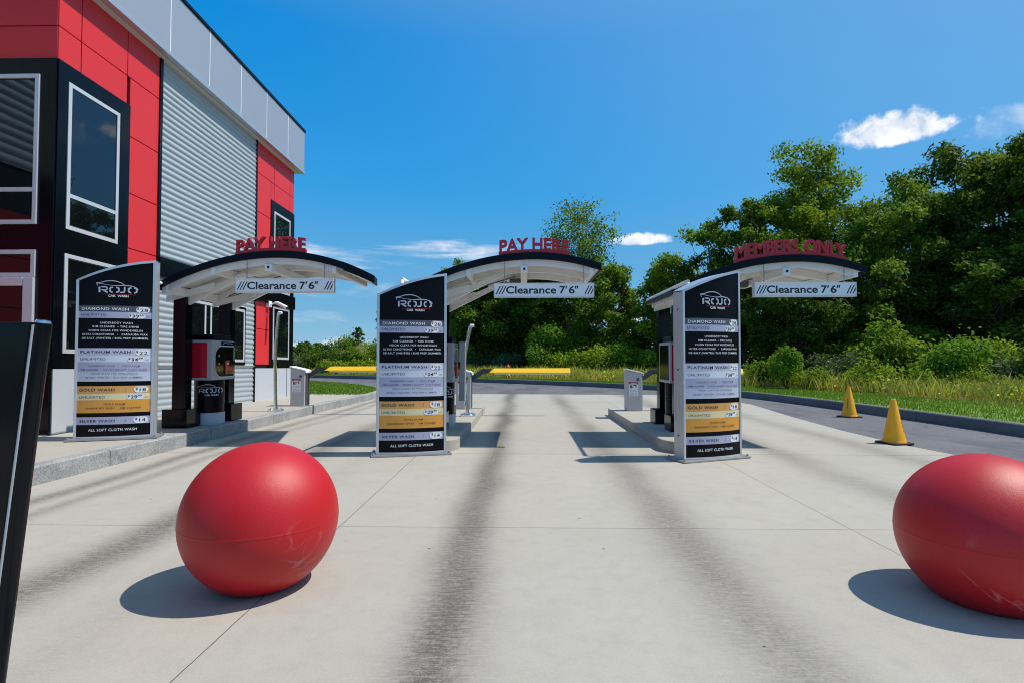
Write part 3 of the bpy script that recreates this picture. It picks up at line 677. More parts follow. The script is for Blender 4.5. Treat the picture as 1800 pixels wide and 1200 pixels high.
def make_menu():
    t = thing('menu_sign', 'x', 'menu sign')
    # printed face: bands in rows, bent to the bulge
    rows = [(797, 'vinyl_black'), (770, 'vinyl_lavender'), (757, 'vinyl_black'), (750, 'vinyl_amber'), (728, 'vinyl_cream'), (717, 'vinyl_gold'), (704, 'vinyl_black'),
            (696, 'vinyl_pale'), (680, 'vinyl_lavender'), (663, 'vinyl_mist'), (652, 'vinyl_pale'), (639, 'vinyl_black'), (604, 'vinyl_black'), (587.5, 'vinyl_lavender'), (576.5, 'vinyl_slate'), (566, 'vinyl_black')]
    names = []; P = []; NU = 24; us = [-.455 + .91 * k / NU for k in range(NU + 1)]
    mats = sorted({r[1] for r in rows}); mi = []
    for (y, mname) in rows: P.append([on_sign(u, max(.035, pv(y)), 0) for u in us]); mi.append(mats.index(mname))
    P.append([on_sign(u, top_z(u) - .01, 0) for u in us])
    f = MB(); f.grid(P, lambda i: mi[i])
    f.build('panel', [M[k] for k in mats], t, smooth=60)
    bk = MB(); bk.grid([[(u, bulge(u), z if z < 1 else top_z(u) - .01) for u in us] for z in (.035, 2)], flip=True); bk.build('back_panel', M['vinyl_black'], t, smooth=60)
    fr = MB()
    for s in (-1, 1):
        u0, u1 = (s * .455, s * .490) if s > 0 else (-.490, -.455)
        zt = top_z(s * HW) - .004
        fr.box(u0, u1, -.098, .098, .03, zt)
        fr.box(u0 + (.006 if s < 0 else .0), u1 - (.0 if s < 0 else .006), -.104, -.0985, .03, zt)
        for k in (-.03, .03): fr.box(s * .4905 - .003, s * .4905 + .003, k - .012, k + .012, .03, zt - .01)
    rail = []
    uu = [-.492 + .984 * k / 20 for k in range(21)]
    A = [(u, -bulge(u) - .012, top_z(u) - .022) for u in uu]; B = [(u, -bulge(u) - .012, top_z(u) + .012) for u in uu]
    C_ = [(u, bulge(u) + .012, top_z(u) + .012) for u in uu]; D_ = [(u, bulge(u) + .012, top_z(u) - .022) for u in uu]
    fr.grid([A, B, C_, D_, A])
    bl = [(u, -bulge(u) - .010, .03) for u in uu]; bt = [(u, -bulge(u) - .010, .055) for u in uu]; fr.grid([bl, bt, [(u, -bulge(u) + .02, .055) for u in uu]])
    fo = fr.build('frame', M['alu'], t, smooth=35)
    for z in (.34, 1.22, 2.02):
        MB().tube([(-.489, 0, z), (-.500, 0, z)], .013, 8).build('bolt', M['kiosk_dark'], fo)
    bp = MB().prism([(-.56, -.20), (.56, -.20), (.56, .20), (-.56, .20)], 'z', .004, .028).build('base_plate', M['galv'], t, bevel=.004)
    for (a, b) in ((-.525, -.165), (.525, -.165), (.525, .165), (-.525, .165)):
        q = MB(); q.lathe([(.013, 0), (.013, .028)], 6); q.lathe([(.022, 0), (.022, .012)], 6); q.build('bolt', M['galv'], bp, loc=(a, b, .028))
    # badges (light pills behind the prices)
    def pill(x0, x1, y0, y1, n=8):
        r_ = (y1 - y0) / 2; P = []
        for (cx, a0) in ((x1 - r_, -90), (x0 + r_, 90)):
            for k in range(n + 1):
                a = R(a0 + 180 * k / n); P.append((cx + r_ * math.cos(a), (y0 + y1) / 2 + r_ * math.sin(a)))
        bd = MB(); bd.add([on_sign(pu(a), pv(b), .0028) for a, b in P], [tuple(range(len(P)))[::-1]]); bd.build('price_badge', M['ink_white'], t)
    pill(755.5, 775.5, 566.8, 577); pill(744.5, 769, 578.8, 587.2); pill(755, 776, 640, 651.2); pill(754.5, 775.5, 705, 715.8); pill(744, 769, 718.3, 727.6); pill(754.5, 775.5, 757.8, 769.2); pill(744, 769, 653.4, 662.4)
    wt_, dk, so_, gl = MB(), MB(), MB(), MB()
    def row(mb, s, x0, x1, y, h, bold=.02):
        put_text(mb, s, pu(x0), pv(y) - h * 1.12 * K8 / 2, h * 1.12 * K8, (x1 - x0) * K8, 'l', bold * .4, space=1.12 if len(s) > 3 else 1.0, fn=lambda a, b: on_sign(a, b, .0045))
    row(wt_, 'DIAMOND WASH', 674, 745, 571.5, 4.4, .035)
    for s, a, b, y in (('UNDERBODY WASH', 703, 751, 595.5), ('RIM CLEANER  • TIRE SHINE', 691.5, 760, 602), ('VISION CLEAR FOR WINDSHIELDS', 685, 766, 608.7), ('ULTRA CONDITIONER   •   CARNAUBA WAX', 675.5, 773, 615.4), ('DE-SALT (WINTER) / BUG PREP (SUMMER)', 675, 773.5, 622)):
        row(wt_, s, a, b, y, 2.9, .018)
    row(wt_, 'ALL SOFT CLOTH WASH', 688, 760, 779, 4.0, .03)
    wt_.build('white_lettering', M['ink_white'], t)
    row(dk, 'PLATINUM WASH', 673, 749, 645.5, 4.2, .03); row(dk, 'GOLD WASH', 672.5, 726.5, 710.3, 4.2, .03); row(dk, 'SILVER WASH', 674, 727.5, 763.7, 4.0, .03)
    row(dk, '$', 756.7, 759.9, 569.8, 3.4, .03); row(dk, '28', 761.5, 773, 572.5, 5.2, .0)
    row(dk, '$', 745.8, 748.8, 582, 3.4, .03); row(dk, '39', 750, 760, 583.3, 4.9, .03); row(dk, '99', 760.6, 766.6, 581.6, 2.4, .03)
    row(dk, '$', 756.7, 759.9, 644.5, 3.4, .03); row(dk, '22', 761.5, 773, 647, 5.2, .0)
    row(dk, '$', 745.8, 748.8, 656.6, 3.4, .03); row(dk, '34', 750, 760, 658.3, 4.9, .03); row(dk, '99', 760.6, 766.6, 656.4, 2.4, .03)
    row(dk, '$', 757.2, 760.4, 708.8, 3.4, .03); row(dk, '18', 763.0, 772, 710.8, 5.2, .0)
    row(dk, '$', 745.8, 748.8, 721.5, 3.4, .03); row(dk, '29', 750, 760, 723.2, 4.9, .03); row(dk, '99', 760.6, 766.6, 721.2, 2.4, .03)
    row(dk, '$', 757.2, 760.4, 761.4, 3.4, .03); row(dk, '14', 763.0, 772, 763.6, 5.2, .0)
    for s, a, b, y in (('TRIPLE FOAM', 710, 742, 735.3), ('UNDERBODY WASH  •  RIM CLEANER', 683, 765, 742)): row(dk, s, a, b, y, 2.7, .012)
    for (x, y) in ((752.5, 571.5), (752, 645.5), (743, 710.3), (743, 763.7)): dk.add([on_sign(pu(x + a), pv(y + b), .004) for a, b in ((-.2, 3), (.2, 3), (.2, -3), (-.2, -3))], [(0, 1, 2, 3)])
    dk.build('dark_lettering', M['ink'], t)
    for y in (582, 657.5, 723): row(so_, 'UNLIMITED', 673, 712, y, 4.0, .0)
    for y in (584, 659, 724): row(so_, '/MO', 770, 775.5, y, 2.0, .0)
    for s, a, b, y in (('UNDERBODY WASH   •   TRIPLE FOAM', 686.5, 762.5, 669.6), ('RIM CLEANER  •  DOUBLE BOND™ 14-DAY SHINE', 674.5, 773, 676), ('VISION CLEAR FOR WINDSHIELDS', 690, 760, 682.7), ('DE-SALT (WINTER) / BUG PREP (SUMMER)', 681.5, 766.5, 689.3)): row(so_, s, a, b, y, 2.6, .006)
    so_.build('soft_lettering', M['ink_soft'], t)
    lr = MB(); fn = lambda a, b: on_sign(pu(650 + a / 7.5), pv(480 + b / 7.5), .0045)
    lw_ = MB(); logo_strokes(gl, lr, fn, lw_); lg_ = gl.build('logo', M['ink_silver'], t)
    lr.build('logo_underline', M['ink_red'], lg_); lw_.build('logo_lettering', M['ink_white'], lg_)
    return t
menu = make_menu()
def place(o, loc, rz, label, group=None):
    o.location = loc; o.rotation_euler = (0, 0, R(rz)); o['label'] = label
    if group: o['group'] = group
    return o
GM = 'price menus at the head of the pay lanes'
menus = [menu, copy_tree(menu), copy_tree(menu)]
place(menus[0], (-5.90, 7.93, WZ), 19, 'price menu sign on the raised walk beside the red and black building', GM)
place(menus[1], (-1.60, 7.93, 0), 14, 'price menu sign on the concrete in front of the middle pay island', GM)
place(menus[2], (2.545, 7.66, 0), 22, 'price menu sign under the members canopy, turned so its left aluminium edge shows', GM)

# ------------------------------------------------------------------ canopies
RY = .91
XPK = 1.66
def arch(x): d = x - XPK; return 2.845 - (.165 if d > 0 else .137) * d * d
def make_canopy(extra=0.0):
    t = thing('canopy', 'x', 'canopy')
    xs = [-.22 + 2.92 * k / 28 for k in range(29)]
    def band(mb, xs, y0, y1, zt, zb):
        """solid following the arch between two heights under the roof line"""
        top = [[(x, y, arch(x) + zt) for x in xs] for y in (y0, y1)]; bot = [[(x, y, arch(x) + zb) for x in xs] for y in (y0, y1)]
        mb.grid([top[0], top[1], bot[1], bot[0], top[0]])
        for x in (xs[0], xs[-1]):
            q = [(x, y0, arch(x) + zb), (x, y1, arch(x) + zb), (x, y1, arch(x) + zt), (x, y0, arch(x) + zt)]
            mb.add(q, [(3, 2, 1, 0) if x == xs[0] else (0, 1, 2, 3)])
    m = MB(); band(m, xs, -RY + .03, RY - .03, 0, -.035); m.build('roof', M['roof_black'], t, smooth=35)
    m = MB(); band(m, xs, -RY + .028, RY - .028, -.038, -.060); m.build('soffit', M['white_steel'], t, smooth=35)
    f = MB(); band(f, xs, -RY, -RY + .026, .010, -.102); band(f, xs, RY - .026, RY, .010, -.102)
    for x, dx in ((xs[0], -.012), (xs[-1], .012)):
        z = arch(x); f.box(min(x, x + dx), max(x, x + dx), -RY, RY, z - .104, z + .012)
    f.build('fascia', M['fascia_black'], t, smooth=35)
    for y in (-.80, -.10, .70):
        m = MB(); band(m, [x for x in xs if x < 2.60] + [2.60], y - .035, y + .035, -.064, -.185); m.build('rib', M['white_steel'], t, smooth=35)
    for x in (-.16, .62, 2.56):
        z = arch(x); m = MB(); m.box(x - .035, x + .035, -RY + .03, RY - .03, z - .205, z - .066); m.build('purlin', M['white_steel'], t, bevel=.004)
    x = 1.50; z = arch(x)
    bx = MB().box(x - .055, x + .055, -RY + .04, RY - .04, z - .30, z - .188).build('box_beam', M['white_steel'], t, bevel=.006)
    MB().box(x - .012, x + .02, -RY + .03, -RY + .041, z - .26, z - .225).build('sensor', M['screen'], bx)
    for y in (-.25, .80):
        c = MB().box(-.105, .105, y - .105, y + .105, 0, arch(0) - .07).build('column', M['black_gloss'], t, bevel=.006)
        MB().box(-.21, .21, y - .20, y + .20, 0, .31).build('column_cover', M['black_gloss'], c, bevel=.008)
        b = MB(); b.prism([(.106, 2.06), (.106, 2.20), (1.02, 2.60), (1.16, 2.585)], 'y', y - .035, y + .035)
        b.build('brace', M['white_steel'], t, bevel=.004)
        MB().prism([(-.20, 2.10), (.60, 2.31), (.60, 2.42), (-.20, 2.20)], 'y', y - .150, y - .11).build('gusset_plate', M['white_steel'], t, bevel=.003)
    m = MB(); m.tube([(.12, .55, arch(.12) - .22), (.75, .25, arch(.75) - .27), (1.35, .05, arch(1.35) - .22)], .012, 8); m.build('cable', M['kiosk_dark'], t, smooth=40)
    fl = MB(); fl.box(.86, 1.06, .30, .42, arch(.95) - .33, arch(.95) - .20).build('floodlight', M['white_steel'], t, bevel=.015)
    MB().box(1.24, 1.44, .45, .60, arch(1.3) - .31, arch(1.3) - .19).build('speaker', M['kiosk_dark'], t, bevel=.01)
    # pipe along the low edge, reaching forward and down to the menu
    zp = arch(-.22) - .02
    cp = [(-.262, RY + .02, zp), (-.262, 0, zp), (-.262, -1.50, zp), (-.262, -1.60, zp - .012), (-.262, -1.645, zp - .06), (-.262, -1.652, zp - .15), (-.262, -1.652, 2.02)]
    MB().tube([tuple(p) for p in catmull(cp, 5)], .026, 12).build('conduit', M['white_steel'], t, smooth=40)
    gu = MB(); gu.box(-.290, -.236, -RY, RY, zp - .10, zp - .030); gu.build('gutter', M['fascia_black'], t, bevel=.006)
    return t
can = make_canopy()
GC = 'arched canopies over the pay lanes'
cans = [can, copy_tree(can), copy_tree(can)]
CP = [(-5.55, 9.53, WZ), (-1.48, 9.53, .17), (2.62, 9.53, .12)]
place(cans[0], CP[0], 0, 'arched canopy standing on the walk against the building, with a longer right end', GC)
place(cans[1], CP[1], 0, 'arched canopy over the middle pay lane, white ribs under a black edge', GC)
place(cans[2], CP[2], 0, 'arched canopy below the red members sign, in front of the tall trees', GC)
for o in kids(cans[0]):
    nm = o.name.split('.')[0]
    if nm == 'conduit': o.location.x = .07
    elif nm in ('column', 'brace', 'gusset_plate'):
        ys_ = [v.co.y for v in o.data.vertices]; o.location.x = -.24 if sum(ys_) / len(ys_) < .3 else -.05
ex = MB(); xe = [k / 6 for k in range(7)]
def tip(x): d = x - XPK; return 2.845 - .165 * d * d - .018 * (x - 2.7)
fx_ = lambda q: 2.715 + .50 * q; bx_ = lambda q: 2.715 + .06 * q      # longer at the front than at the back
def ring(q):
    a, b = fx_(q), bx_(q)
    return (a, -RY, tip(a) + .014), (a, -RY, tip(a) - .12 + .03 * (a - 2.7)), (b, RY, tip(b) - .12 + .03 * (b - 2.7)), (b, RY, tip(b) + .014)
rings = [ring(q) for q in xe]; A, B, C_, D_ = [list(c) for c in zip(*rings)]
ex.grid([A, B, C_, D_, A]); ex.add([A[-1], B[-1], C_[-1], D_[-1]], [(3, 2, 1, 0)]); ex.add([A[0], B[0], C_[0], D_[0]], [(0, 1, 2, 3)])
exo = ex.build('roof_extension', M['fascia_black'], cans[0], smooth=35)
e2 = MB(); e2.grid([[(x, y + .03, z - .004) for (x, y, z) in B[:-1]], [(x, y - .03, z - .004) for (x, y, z) in C_[:-1]]], flip=True); e2.build('soffit', M['white_steel'], exo)

# red letters standing on the roofs
def roof_sign(text, x0, x1, h, org, label):
    t = thing('rooftop_sign', label, 'sign', (org[0] + (x0 + x1) / 2, org[1] - RY + .07, org[2] + arch(XPK)), 0, 'red letter signs on the canopy roofs')
    c = (x0 + x1) / 2; lift = lambda x: arch(x + c) - arch(XPK)
    b = MB(); w = x1 - x0; n = 24
    uu = [-w / 2 + w * k / n for k in range(n + 1)]
    a0 = [(u, -.03, lift(u) + .005) for u in uu]; a1 = [(u, -.03, lift(u) + .066) for u in uu]; a2 = [(u, .03, lift(u) + .066) for u in uu]; a3 = [(u, .03, lift(u) + .005) for u in uu]
    b.grid([a0, a3, a2, a1, a0])
    for k, r_ in ((0, (0, 1, 2, 3)), (-1, (3, 2, 1, 0))): b.add([a0[k], a1[k], a2[k], a3[k]], [r_])
    b.build('base_bar', M['sign_red'], t, smooth=35)
    words = text.split(' ')
    tot = sum(len(q) for q in words); gap = .06 * w
    lens = [text_geo(q, .03)[0][:, 0].max() for q in words]; kx = (w - .02 - gap * (len(words) - 1)) / sum(lens); x = -w / 2 + .01
    for q, ln in zip(words, lens):
        m = MB(); extrude_text(m, q, x, .055, h, ln * kx, -.028, .028, .03, lambda a, z: (a, z + lift(a)))
        m.build('letters', M['sign_red'], t); x += ln * kx + gap
    return t
roof_sign('PAY HERE', .97, 2.10, .20, CP[0], 'red PAY HERE letters on the canopy roof beside the building')
roof_sign('PAY HERE', 1.10, 2.22, .20, CP[1], 'red PAY HERE letters on the middle canopy roof, sky and a thin tree behind')
roof_sign('MEMBERS ONLY', .70, 2.45, .215, CP[2], 'red MEMBERS ONLY letters on the canopy roof in front of the trees')

def make_clearance():
    t = thing('clearance_sign', 'x', 'sign')
    w, h = 1.565, .222
    MB().box(-w / 2 + .012, w / 2 - .012, -.040, .040, .012, h - .012).build('board', M['white_board'], t)
    f = MB(); f.box(-w / 2, w / 2, -.05, .05, 0, .013).box(-w / 2, w / 2, -.05, .05, h - .013, h).box(-w / 2, -w / 2 + .013, -.05, .05, .013, h - .013).box(w / 2 - .013, w / 2, -.05, .05, .013, h - .013)
    f.build('frame', M['alu_white'], t, bevel=.003)
    m = MB(); fl = lambda a, b: (a, -.0425, b)
    for wd, x0, x1, sl_ in (('Clearance', -.592, .192, 0), ('7', .243, .333, 0), ("'", .318, .338, .22), ('6', .386, .480, 0), ('"', .462, .512, .22)):
        put_text(m, wd, x0, .058, .118, x1 - x0, 'l', .020, fl, slant=sl_)
    for x0 in (-.755, .63):
        for k in range(3):
            a = x0 + .045 * k; m.add([fl(a, .045), fl(a + .017, .045), fl(a + .082, .175), fl(a + .065, .175)], [(0, 1, 2, 3)])
    m.build('lettering', M['ink'], t)
    for x in (-.615, .62):
        c = MB(); top = arch(x + 2.60 - .79) - .07 - 2.14 if False else 0
        for k in range(9):
            z = h + .038 * k
            c.tube([(x, 0, z), (x, 0, z + .042)], .006 if k % 2 else .009, 6)
        c.build('chain', M['galv'], t)
    return t
cl = make_clearance(); cls = [cl, copy_tree(cl), copy_tree(cl)]; GL = 'white clearance boards hung under the canopies'
YC = 9.53 - RY + .02
place(cls[0], (-3.76, YC, 2.395), 0, 'white Clearance 7 ft 6 board hung under the canopy beside the building', GL)
place(cls[1], (.33, YC, 2.315), 0, 'white Clearance 7 ft 6 board hung under the middle PAY HERE canopy', GL)
place(cls[2], (4.37, YC, 2.315), 0, 'white Clearance 7 ft 6 board hung under the MEMBERS ONLY canopy', GL)

# ------------------------------------------------------------------ payment kiosks
def make_kiosk():
    t = thing('payment_kiosk', 'x', 'pay kiosk')
    hd = MB().box(-.25, .25, -.36, .36, .78, 1.47).build('head', M['kiosk_grey'], t, bevel=.018)
    MB().box(-.20, .22, -.28, .30, 1.475, 1.57).build('cap', M['fascia_black'], t, bevel=.01)
    MB().box(-.215, .155, -.366, -.3595, .825, 1.425).build('red_face', M['kiosk_red'], hd, bevel=.002)
    MB().box(-.256, -.2495, -.29, .29, .83, 1.42).build('glass_panel', M['screen'], hd, bevel=.002)
    P = []
    for (cy, cz, r_, a0) in ((.30, .86, .03, -90), (.30, 1.34, .03, 0), (-.10, 1.17, .20, 90), (-.10, 1.03, .20, 180)):
        for k in range(9):
            a = R(a0 + 90 * k / 8); P.append((cy + r_ * math.cos(a), cz + r_ * math.sin(a)))
    sb = MB().prism(P, 'x', .251, .256).build('screen_bezel', M['screen'], hd)
    rim = MB()
    for i in range(len(P)): rim.tube([(.256, *P[i]), (.256, *P[(i + 1) % len(P)])], .008, 6)
    rim.build('bezel_rim', M['alu'], hd)
    MB().box(.251, .257, -.10, .33, 1.385, 1.45).build('display', M['screen'], hd)
    dm = MB(); thick_line(dm, [(-.06, 1.405), (.02, 1.43), (.10, 1.42), (.20, 1.425), (.30, 1.405)], .008, lambda a, b: (.2585, a, b)); dm.build('display_mark', M['ink_silver'], hd)
    rd_ = MB().prism([(.02, .88), (.31, .88), (.31, 1.12), (.05, 1.12), (.02, 1.09)], 'x', .257, .282).build('card_reader', M['reader'], t, bevel=.004)
    MB().prism([(.12, 1.02), (.24, .99), (.27, 1.11), (.15, 1.13)], 'x', .283, .315).build('keypad', M['screen'], rd_, bevel=.006)
    MB().box(.283, .287, .21, .27, 1.03, 1.08).build('key_label', M['ink_white'], rd_)
    MB().box(.283, .290, .10, .21, .88, .94).build('slot', M['kiosk_dark'], rd_)
    MB().box(.283, .286, .05, .10, 1.05, 1.08).build('sticker', M['ink_white'], rd_)
    for z in (.95, 1.06, 1.20): MB().tube([(.256, -.17, z), (.262, -.17, z)], .018, 10).build('button', M['kiosk_grey'], hd)
    MB().lathe([(.235, .20), (.235, .79)], 40, (.0, 0, 0), squash=(1, 1.12)).build('pedestal', M['vinyl_black'], t, smooth=50)
    MB().lathe([(.245, 0), (.245, .205)], 40, (.0, 0, 0), squash=(1, 1.12)).build('foot', M['foot_blue'], t, smooth=50)
    def onb(a, b, lift=.003):
        u = (a - 580) / 7.5 * .0070; v = .60 + (430 - b) / 7.5 * .0070
        ang = R(-52) + u / .235
        return ((.235 + lift) * math.cos(ang), (.235 + lift) * 1.12 * math.sin(ang), v)
    g_, r_, w_ = MB(), MB(), MB(); logo_strokes(g_, r_, onb, w_)
    lo = g_.build('logo', M['ink_silver'], t); r_.build('logo_underline', M['ink_red'], lo); w_.build('logo_lettering', M['ink_white'], lo)
    return t
kk = make_kiosk(); ks = [kk, copy_tree(kk), copy_tree(kk)]; GK = 'payment kiosks on the islands'
place(ks[0], (-5.60, 9.78, WZ), 0, 'grey payment kiosk with orange card reader, between the columns by the building', GK)
place(ks[1], (-1.47, 9.98, .17), 0, 'grey payment kiosk half hidden behind the middle price menu, card reader showing', GK)
place(ks[2], (2.70, 9.62, .17), 0, 'payment kiosk behind the members lane menu, its dark glass back showing', GK)
sd = MB().box(.27, .38, .40, .58, .40, 1.50).build('side_cabinet', M['gate_grey'], ks[1], bevel=.008)
MB().box(.381, .386, .43, .55, .46, 1.44).build('cabinet_door', M['kiosk_grey'], sd)

# ------------------------------------------------------------------ barrier gates
def make_gate():
    t = thing('barrier_gate', 'x', 'barrier gate')
    hs = MB().prism([(-.18, 0), (.18, 0), (.18, .845), (-.18, .925)], 'y', -.16, .16).build('housing', M['gate_grey'], t, bevel=.02)
    MB().prism([(-.195, .932), (.150, .855), (.20, .845), (.20, .80), (.21, .80), (.21, .86), (.155, .885), (-.195, .962)], 'y', -.175, .175).build('cover', M['white_board'], t, bevel=.008)
    MB().box(.181, .187, -.13, .13, .03, .78).build('side_panel', M['gate_dark'], hs)
    lp = MB().box(-.13, .08, -.1645, -.161, .34, .66).build('label_plate', M['ink_white'], hs)
    MB().box(-.13, .08, -.168, -.165, .61, .658).build('red_band', M['ink_red'], lp)
    q = MB(); fl = lambda a, b: (a, -.1665, b)
    put_text(q, 'WARNING', -.025, .62, .022, .14, 'c', .02, lambda a, b: (a, -.1695, b), mi=1)
    for (a, b, c, d) in ((-.10, -.065, .52, .59), (-.03, .02, .575, .59), (.02, .04, .53, .60), (-.045, -.03, .52, .58)): q.add([fl(a, c), fl(b, c), fl(b, d), fl(a, d)], [(0, 1, 2, 3)])
    for k in range(4): put_text(q, 'KEEP CLEAR OF MOVING ARM'[:24 - 4 * (k % 2)], -.025, .47 - .032 * k, .011, .16, 'c', 0, fl)
    for k in range(3): q.add([fl(-.10 + .06 * k, .355), fl(-.07 + .06 * k, .355), fl(-.07 + .06 * k, .36), fl(-.10 + .06 * k, .36)], [(0, 1, 2, 3)])
    q.build('lettering', [M['ink'], M['ink_white']], lp)
    lk = MB(); lk.lathe([(.034, 0), (.034, .012), (.020, .0121), (.020, .02)], 20); lk.warp(lambda x, y, z: (x, -z, y)).build('lock', M['kiosk_dark'], hs, loc=(.075, -.161, .715))
    br = MB().prism([(.16, .63), (.16, .76), (.42, .945), (.66, .945), (.56, .83), (.46, .82)], 'y', .03, .09).build('arm_bracket', M['gate_dark'], t, bevel=.006)
    MB().add([(.60, .0, .855), (2.53, .0, .850), (2.53, .075, .957), (.72, .075, .952), (.60, .12, .855), (2.53, .12, .850), (2.53, .115, .957), (.72, .115, .952)], [(0, 1, 2, 3), (5, 4, 7, 6), (3, 2, 6, 7), (1, 0, 4, 5), (1, 5, 6, 2), (4, 0, 3, 7)]).build('boom_arm', M['boom_yellow'], t, bevel=.006)
    MB().prism([(.72, .815), (2.53, .812), (2.53, .848), (.72, .852)], 'y', .03, .09).build('boom_strip', M['boom_white'], t, bevel=.004)
    return t
gt = make_gate(); gts = [gt, copy_tree(gt), copy_tree(gt)]; GG = 'barrier gates at the exit of the pay lanes'
place(gts[0], (-5.46, 13.45, WZ), 0, 'barrier gate on the walk, its yellow boom in front of the lawn', GG)
place(gts[1], (-1.40, 13.15, .17), 0, 'barrier gate with the longest visible yellow boom, in front of the red hydrant', GG)
place(gts[2], (2.54, 12.78, .17), 0, 'barrier gate on the members island, its grey box standing clear beside the kiosk', GG)

def pole(loc, h, bow, lean, label):
    t = thing('curved_pole', label, 'pole', loc, 0, 'polished steel poles by the kiosks')
    P = []
    for k in range(17):
        s = k / 16; P.append((-bow * math.sin(math.pi * s ** .9) + lean * max(0, s - .55) ** 1.4, 0, .04 + (h - .04) * s))
    MB().tube(P, .036, 16).build('shaft', M['chrome'], t, smooth=40)
    q = MB().lathe([(.165, 0), (.165, .035), (.15, .05), (.05, .052), (.05, .075)], 28).build('base_flange', M['chrome'], t, smooth=30)
    for k in range(4):
        a = R(45 + 90 * k); MB().lathe([(.014, 0), (.014, .02)], 6).build('bolt', M['galv'], q, loc=(.115 * math.cos(a), .115 * math.sin(a), .05))
    e = P[-1]
    MB().tube([(e[0], 0, e[2] - .02), (e[0] + .015, 0, e[2] + .016), (e[0] + .075, 0, e[2] + .022)], [.037, .040, .028], 12).build('lamp_head', M['white_board'], t, smooth=40)
pole((-5.42, 12.05, WZ), 2.13, .03, .10, 'tall polished steel pole on the walk under the wall camera')
pole((-1.14, 11.45, .17), 1.85, .085, .16, 'bowed polished steel pole on the middle island in front of a gate box')

# ------------------------------------------------------------------ cones
def make_cone():
    t = thing('traffic_cone', 'x', 'cone')
    MB().lathe([(.172, .028), (.165, .045), (.163, .06), (.158, .062), (.042, .675), (.036, .69), (.034, .712), (.022, .716), (.020, .70)], 36).build('cone_body', M['cone'], t, smooth=40)
    MB().prism([(-.20, -.17), (-.17, -.20), (.17, -.20), (.20, -.17), (.20, .17), (.17, .20), (-.17, .20), (-.20, .17)], 'z', 0, .03).build('base', M['rubber'], t, bevel=.008)
    m = MB(); z = .40
    def on(a, b, ang=R(-62)):
        r_ = .158 - (b - .062) * (.116 / .613) + .002; th = ang + a / max(r_, .03)
        return (r_ * math.cos(th), r_ * math.sin(th), b)
    for ch in 'SIMONIZ':
        put_text(m, ch, 0, z, .024, .022 if ch != 'I' else .006, 'c', .05, on); z -= .032
    m.build('lettering', M['ink'], t)
    return t
cn = make_cone(); cns = [cn, copy_tree(cn)]; GN = 'yellow cones along the asphalt'
place(cns[0], (5.98, 9.05, 0), 14, 'yellow cone nearer the camera, on the seam of concrete and asphalt', GN)
place(cns[1], (7.66, 13.15, -.012), -72, 'yellow cone farther back on the asphalt close to the dark kerb', GN)

# ------------------------------------------------------------------ ball bollards
def make_ball():
    o = bpy.data.objects.new('ball_bollard', None)
    bpy.data.objects.remove(o)
    r_ = .4525; prof = []
    zc = .402; n = 72
    a0 = math.asin(-zc / r_)
    for k in range(n + 1):
        a = a0 + (math.pi / 2 - a0) * k / n
        rr = r_ * math.cos(a); prof.append((max(rr, .0005), zc + r_ * math.sin(a)))
    # moulding seam round the middle
    out = []
    for (a, z) in prof:
        out.append((a, z))
    for dz, dr in ((-.006, 0), (-.003, .0010), (.0, .0016), (.003, .0010), (.006, 0)): out.append((math.sqrt(r_ * r_ - dz * dz) + dr, zc + dz))
    out.sort(key=lambda q: q[1])
    return MB().lathe(out, 128).build('ball_bollard', M['ball'], None, smooth=70)
b1 = make_ball(); b1.location = (-1.607, 3.394, 0); b1.rotation_euler = (0, 0, R(35))
tag(b1, 'big red plastic ball bollard with pale scuffs, in front of the left lane', 'bollard', 'red ball bollards')
b2 = b1.copy(); COL.objects.link(b2); b2.location = (2.677, 3.262, -.034); b2.rotation_euler = (0, 0, R(170))
b2['label'] = 'big dull red ball bollard cut off by the right edge, paler on top'

# ------------------------------------------------------------------ black panel stand close by on the left
st = thing('black_stand', 'black glossy panel stand leaning a little, its rounded edge nearest on the left', 'panel stand', (-1.634, 1.52, 0))
def slanted(mb, x0, x1, X0, X1, y0, y1, z0, z1):
    v = [(x0, y0, z0), (x1, y0, z0), (x1, y1, z0), (x0, y1, z0), (X0, y0, z1), (X1, y0, z1), (X1, y1, z1), (X0, y1, z1)]
    return mb.add(v, [(0, 3, 2, 1), (4, 5, 6, 7), (0, 1, 5, 4), (1, 2, 6, 5), (2, 3, 7, 6), (3, 0, 4, 7)])
slanted(MB(), -.60, .115, -.45, .272, -.018, .018, .012, 1.478).build('panel', M['black_gloss'], st, bevel=.006)
MB().tube([(.128, .0, .0), (.2885, .0, 1.476)], .0215, 18).build('edge_post', M['black_gloss'], st, smooth=40)
MB().tube([(.120, -.0215, .0), (.2800, -.0215, 1.470)], .0035, 8).build('edge_trim_or_glint', M['kiosk_grey'], st, smooth=40)  # thin grey tube added as the highlight streak along the glossy edge
MB().tube([(.288, 0, 1.4765), (.2895, 0, 1.484)], [.020, .016], 18).build('post_cap', M['chrome'], st, smooth=40)
slanted(MB(), -.62, .17, -.62, .17, -.20, .20, .0, .012).build('base_plate', M['black_gloss'], st, bevel=.003)

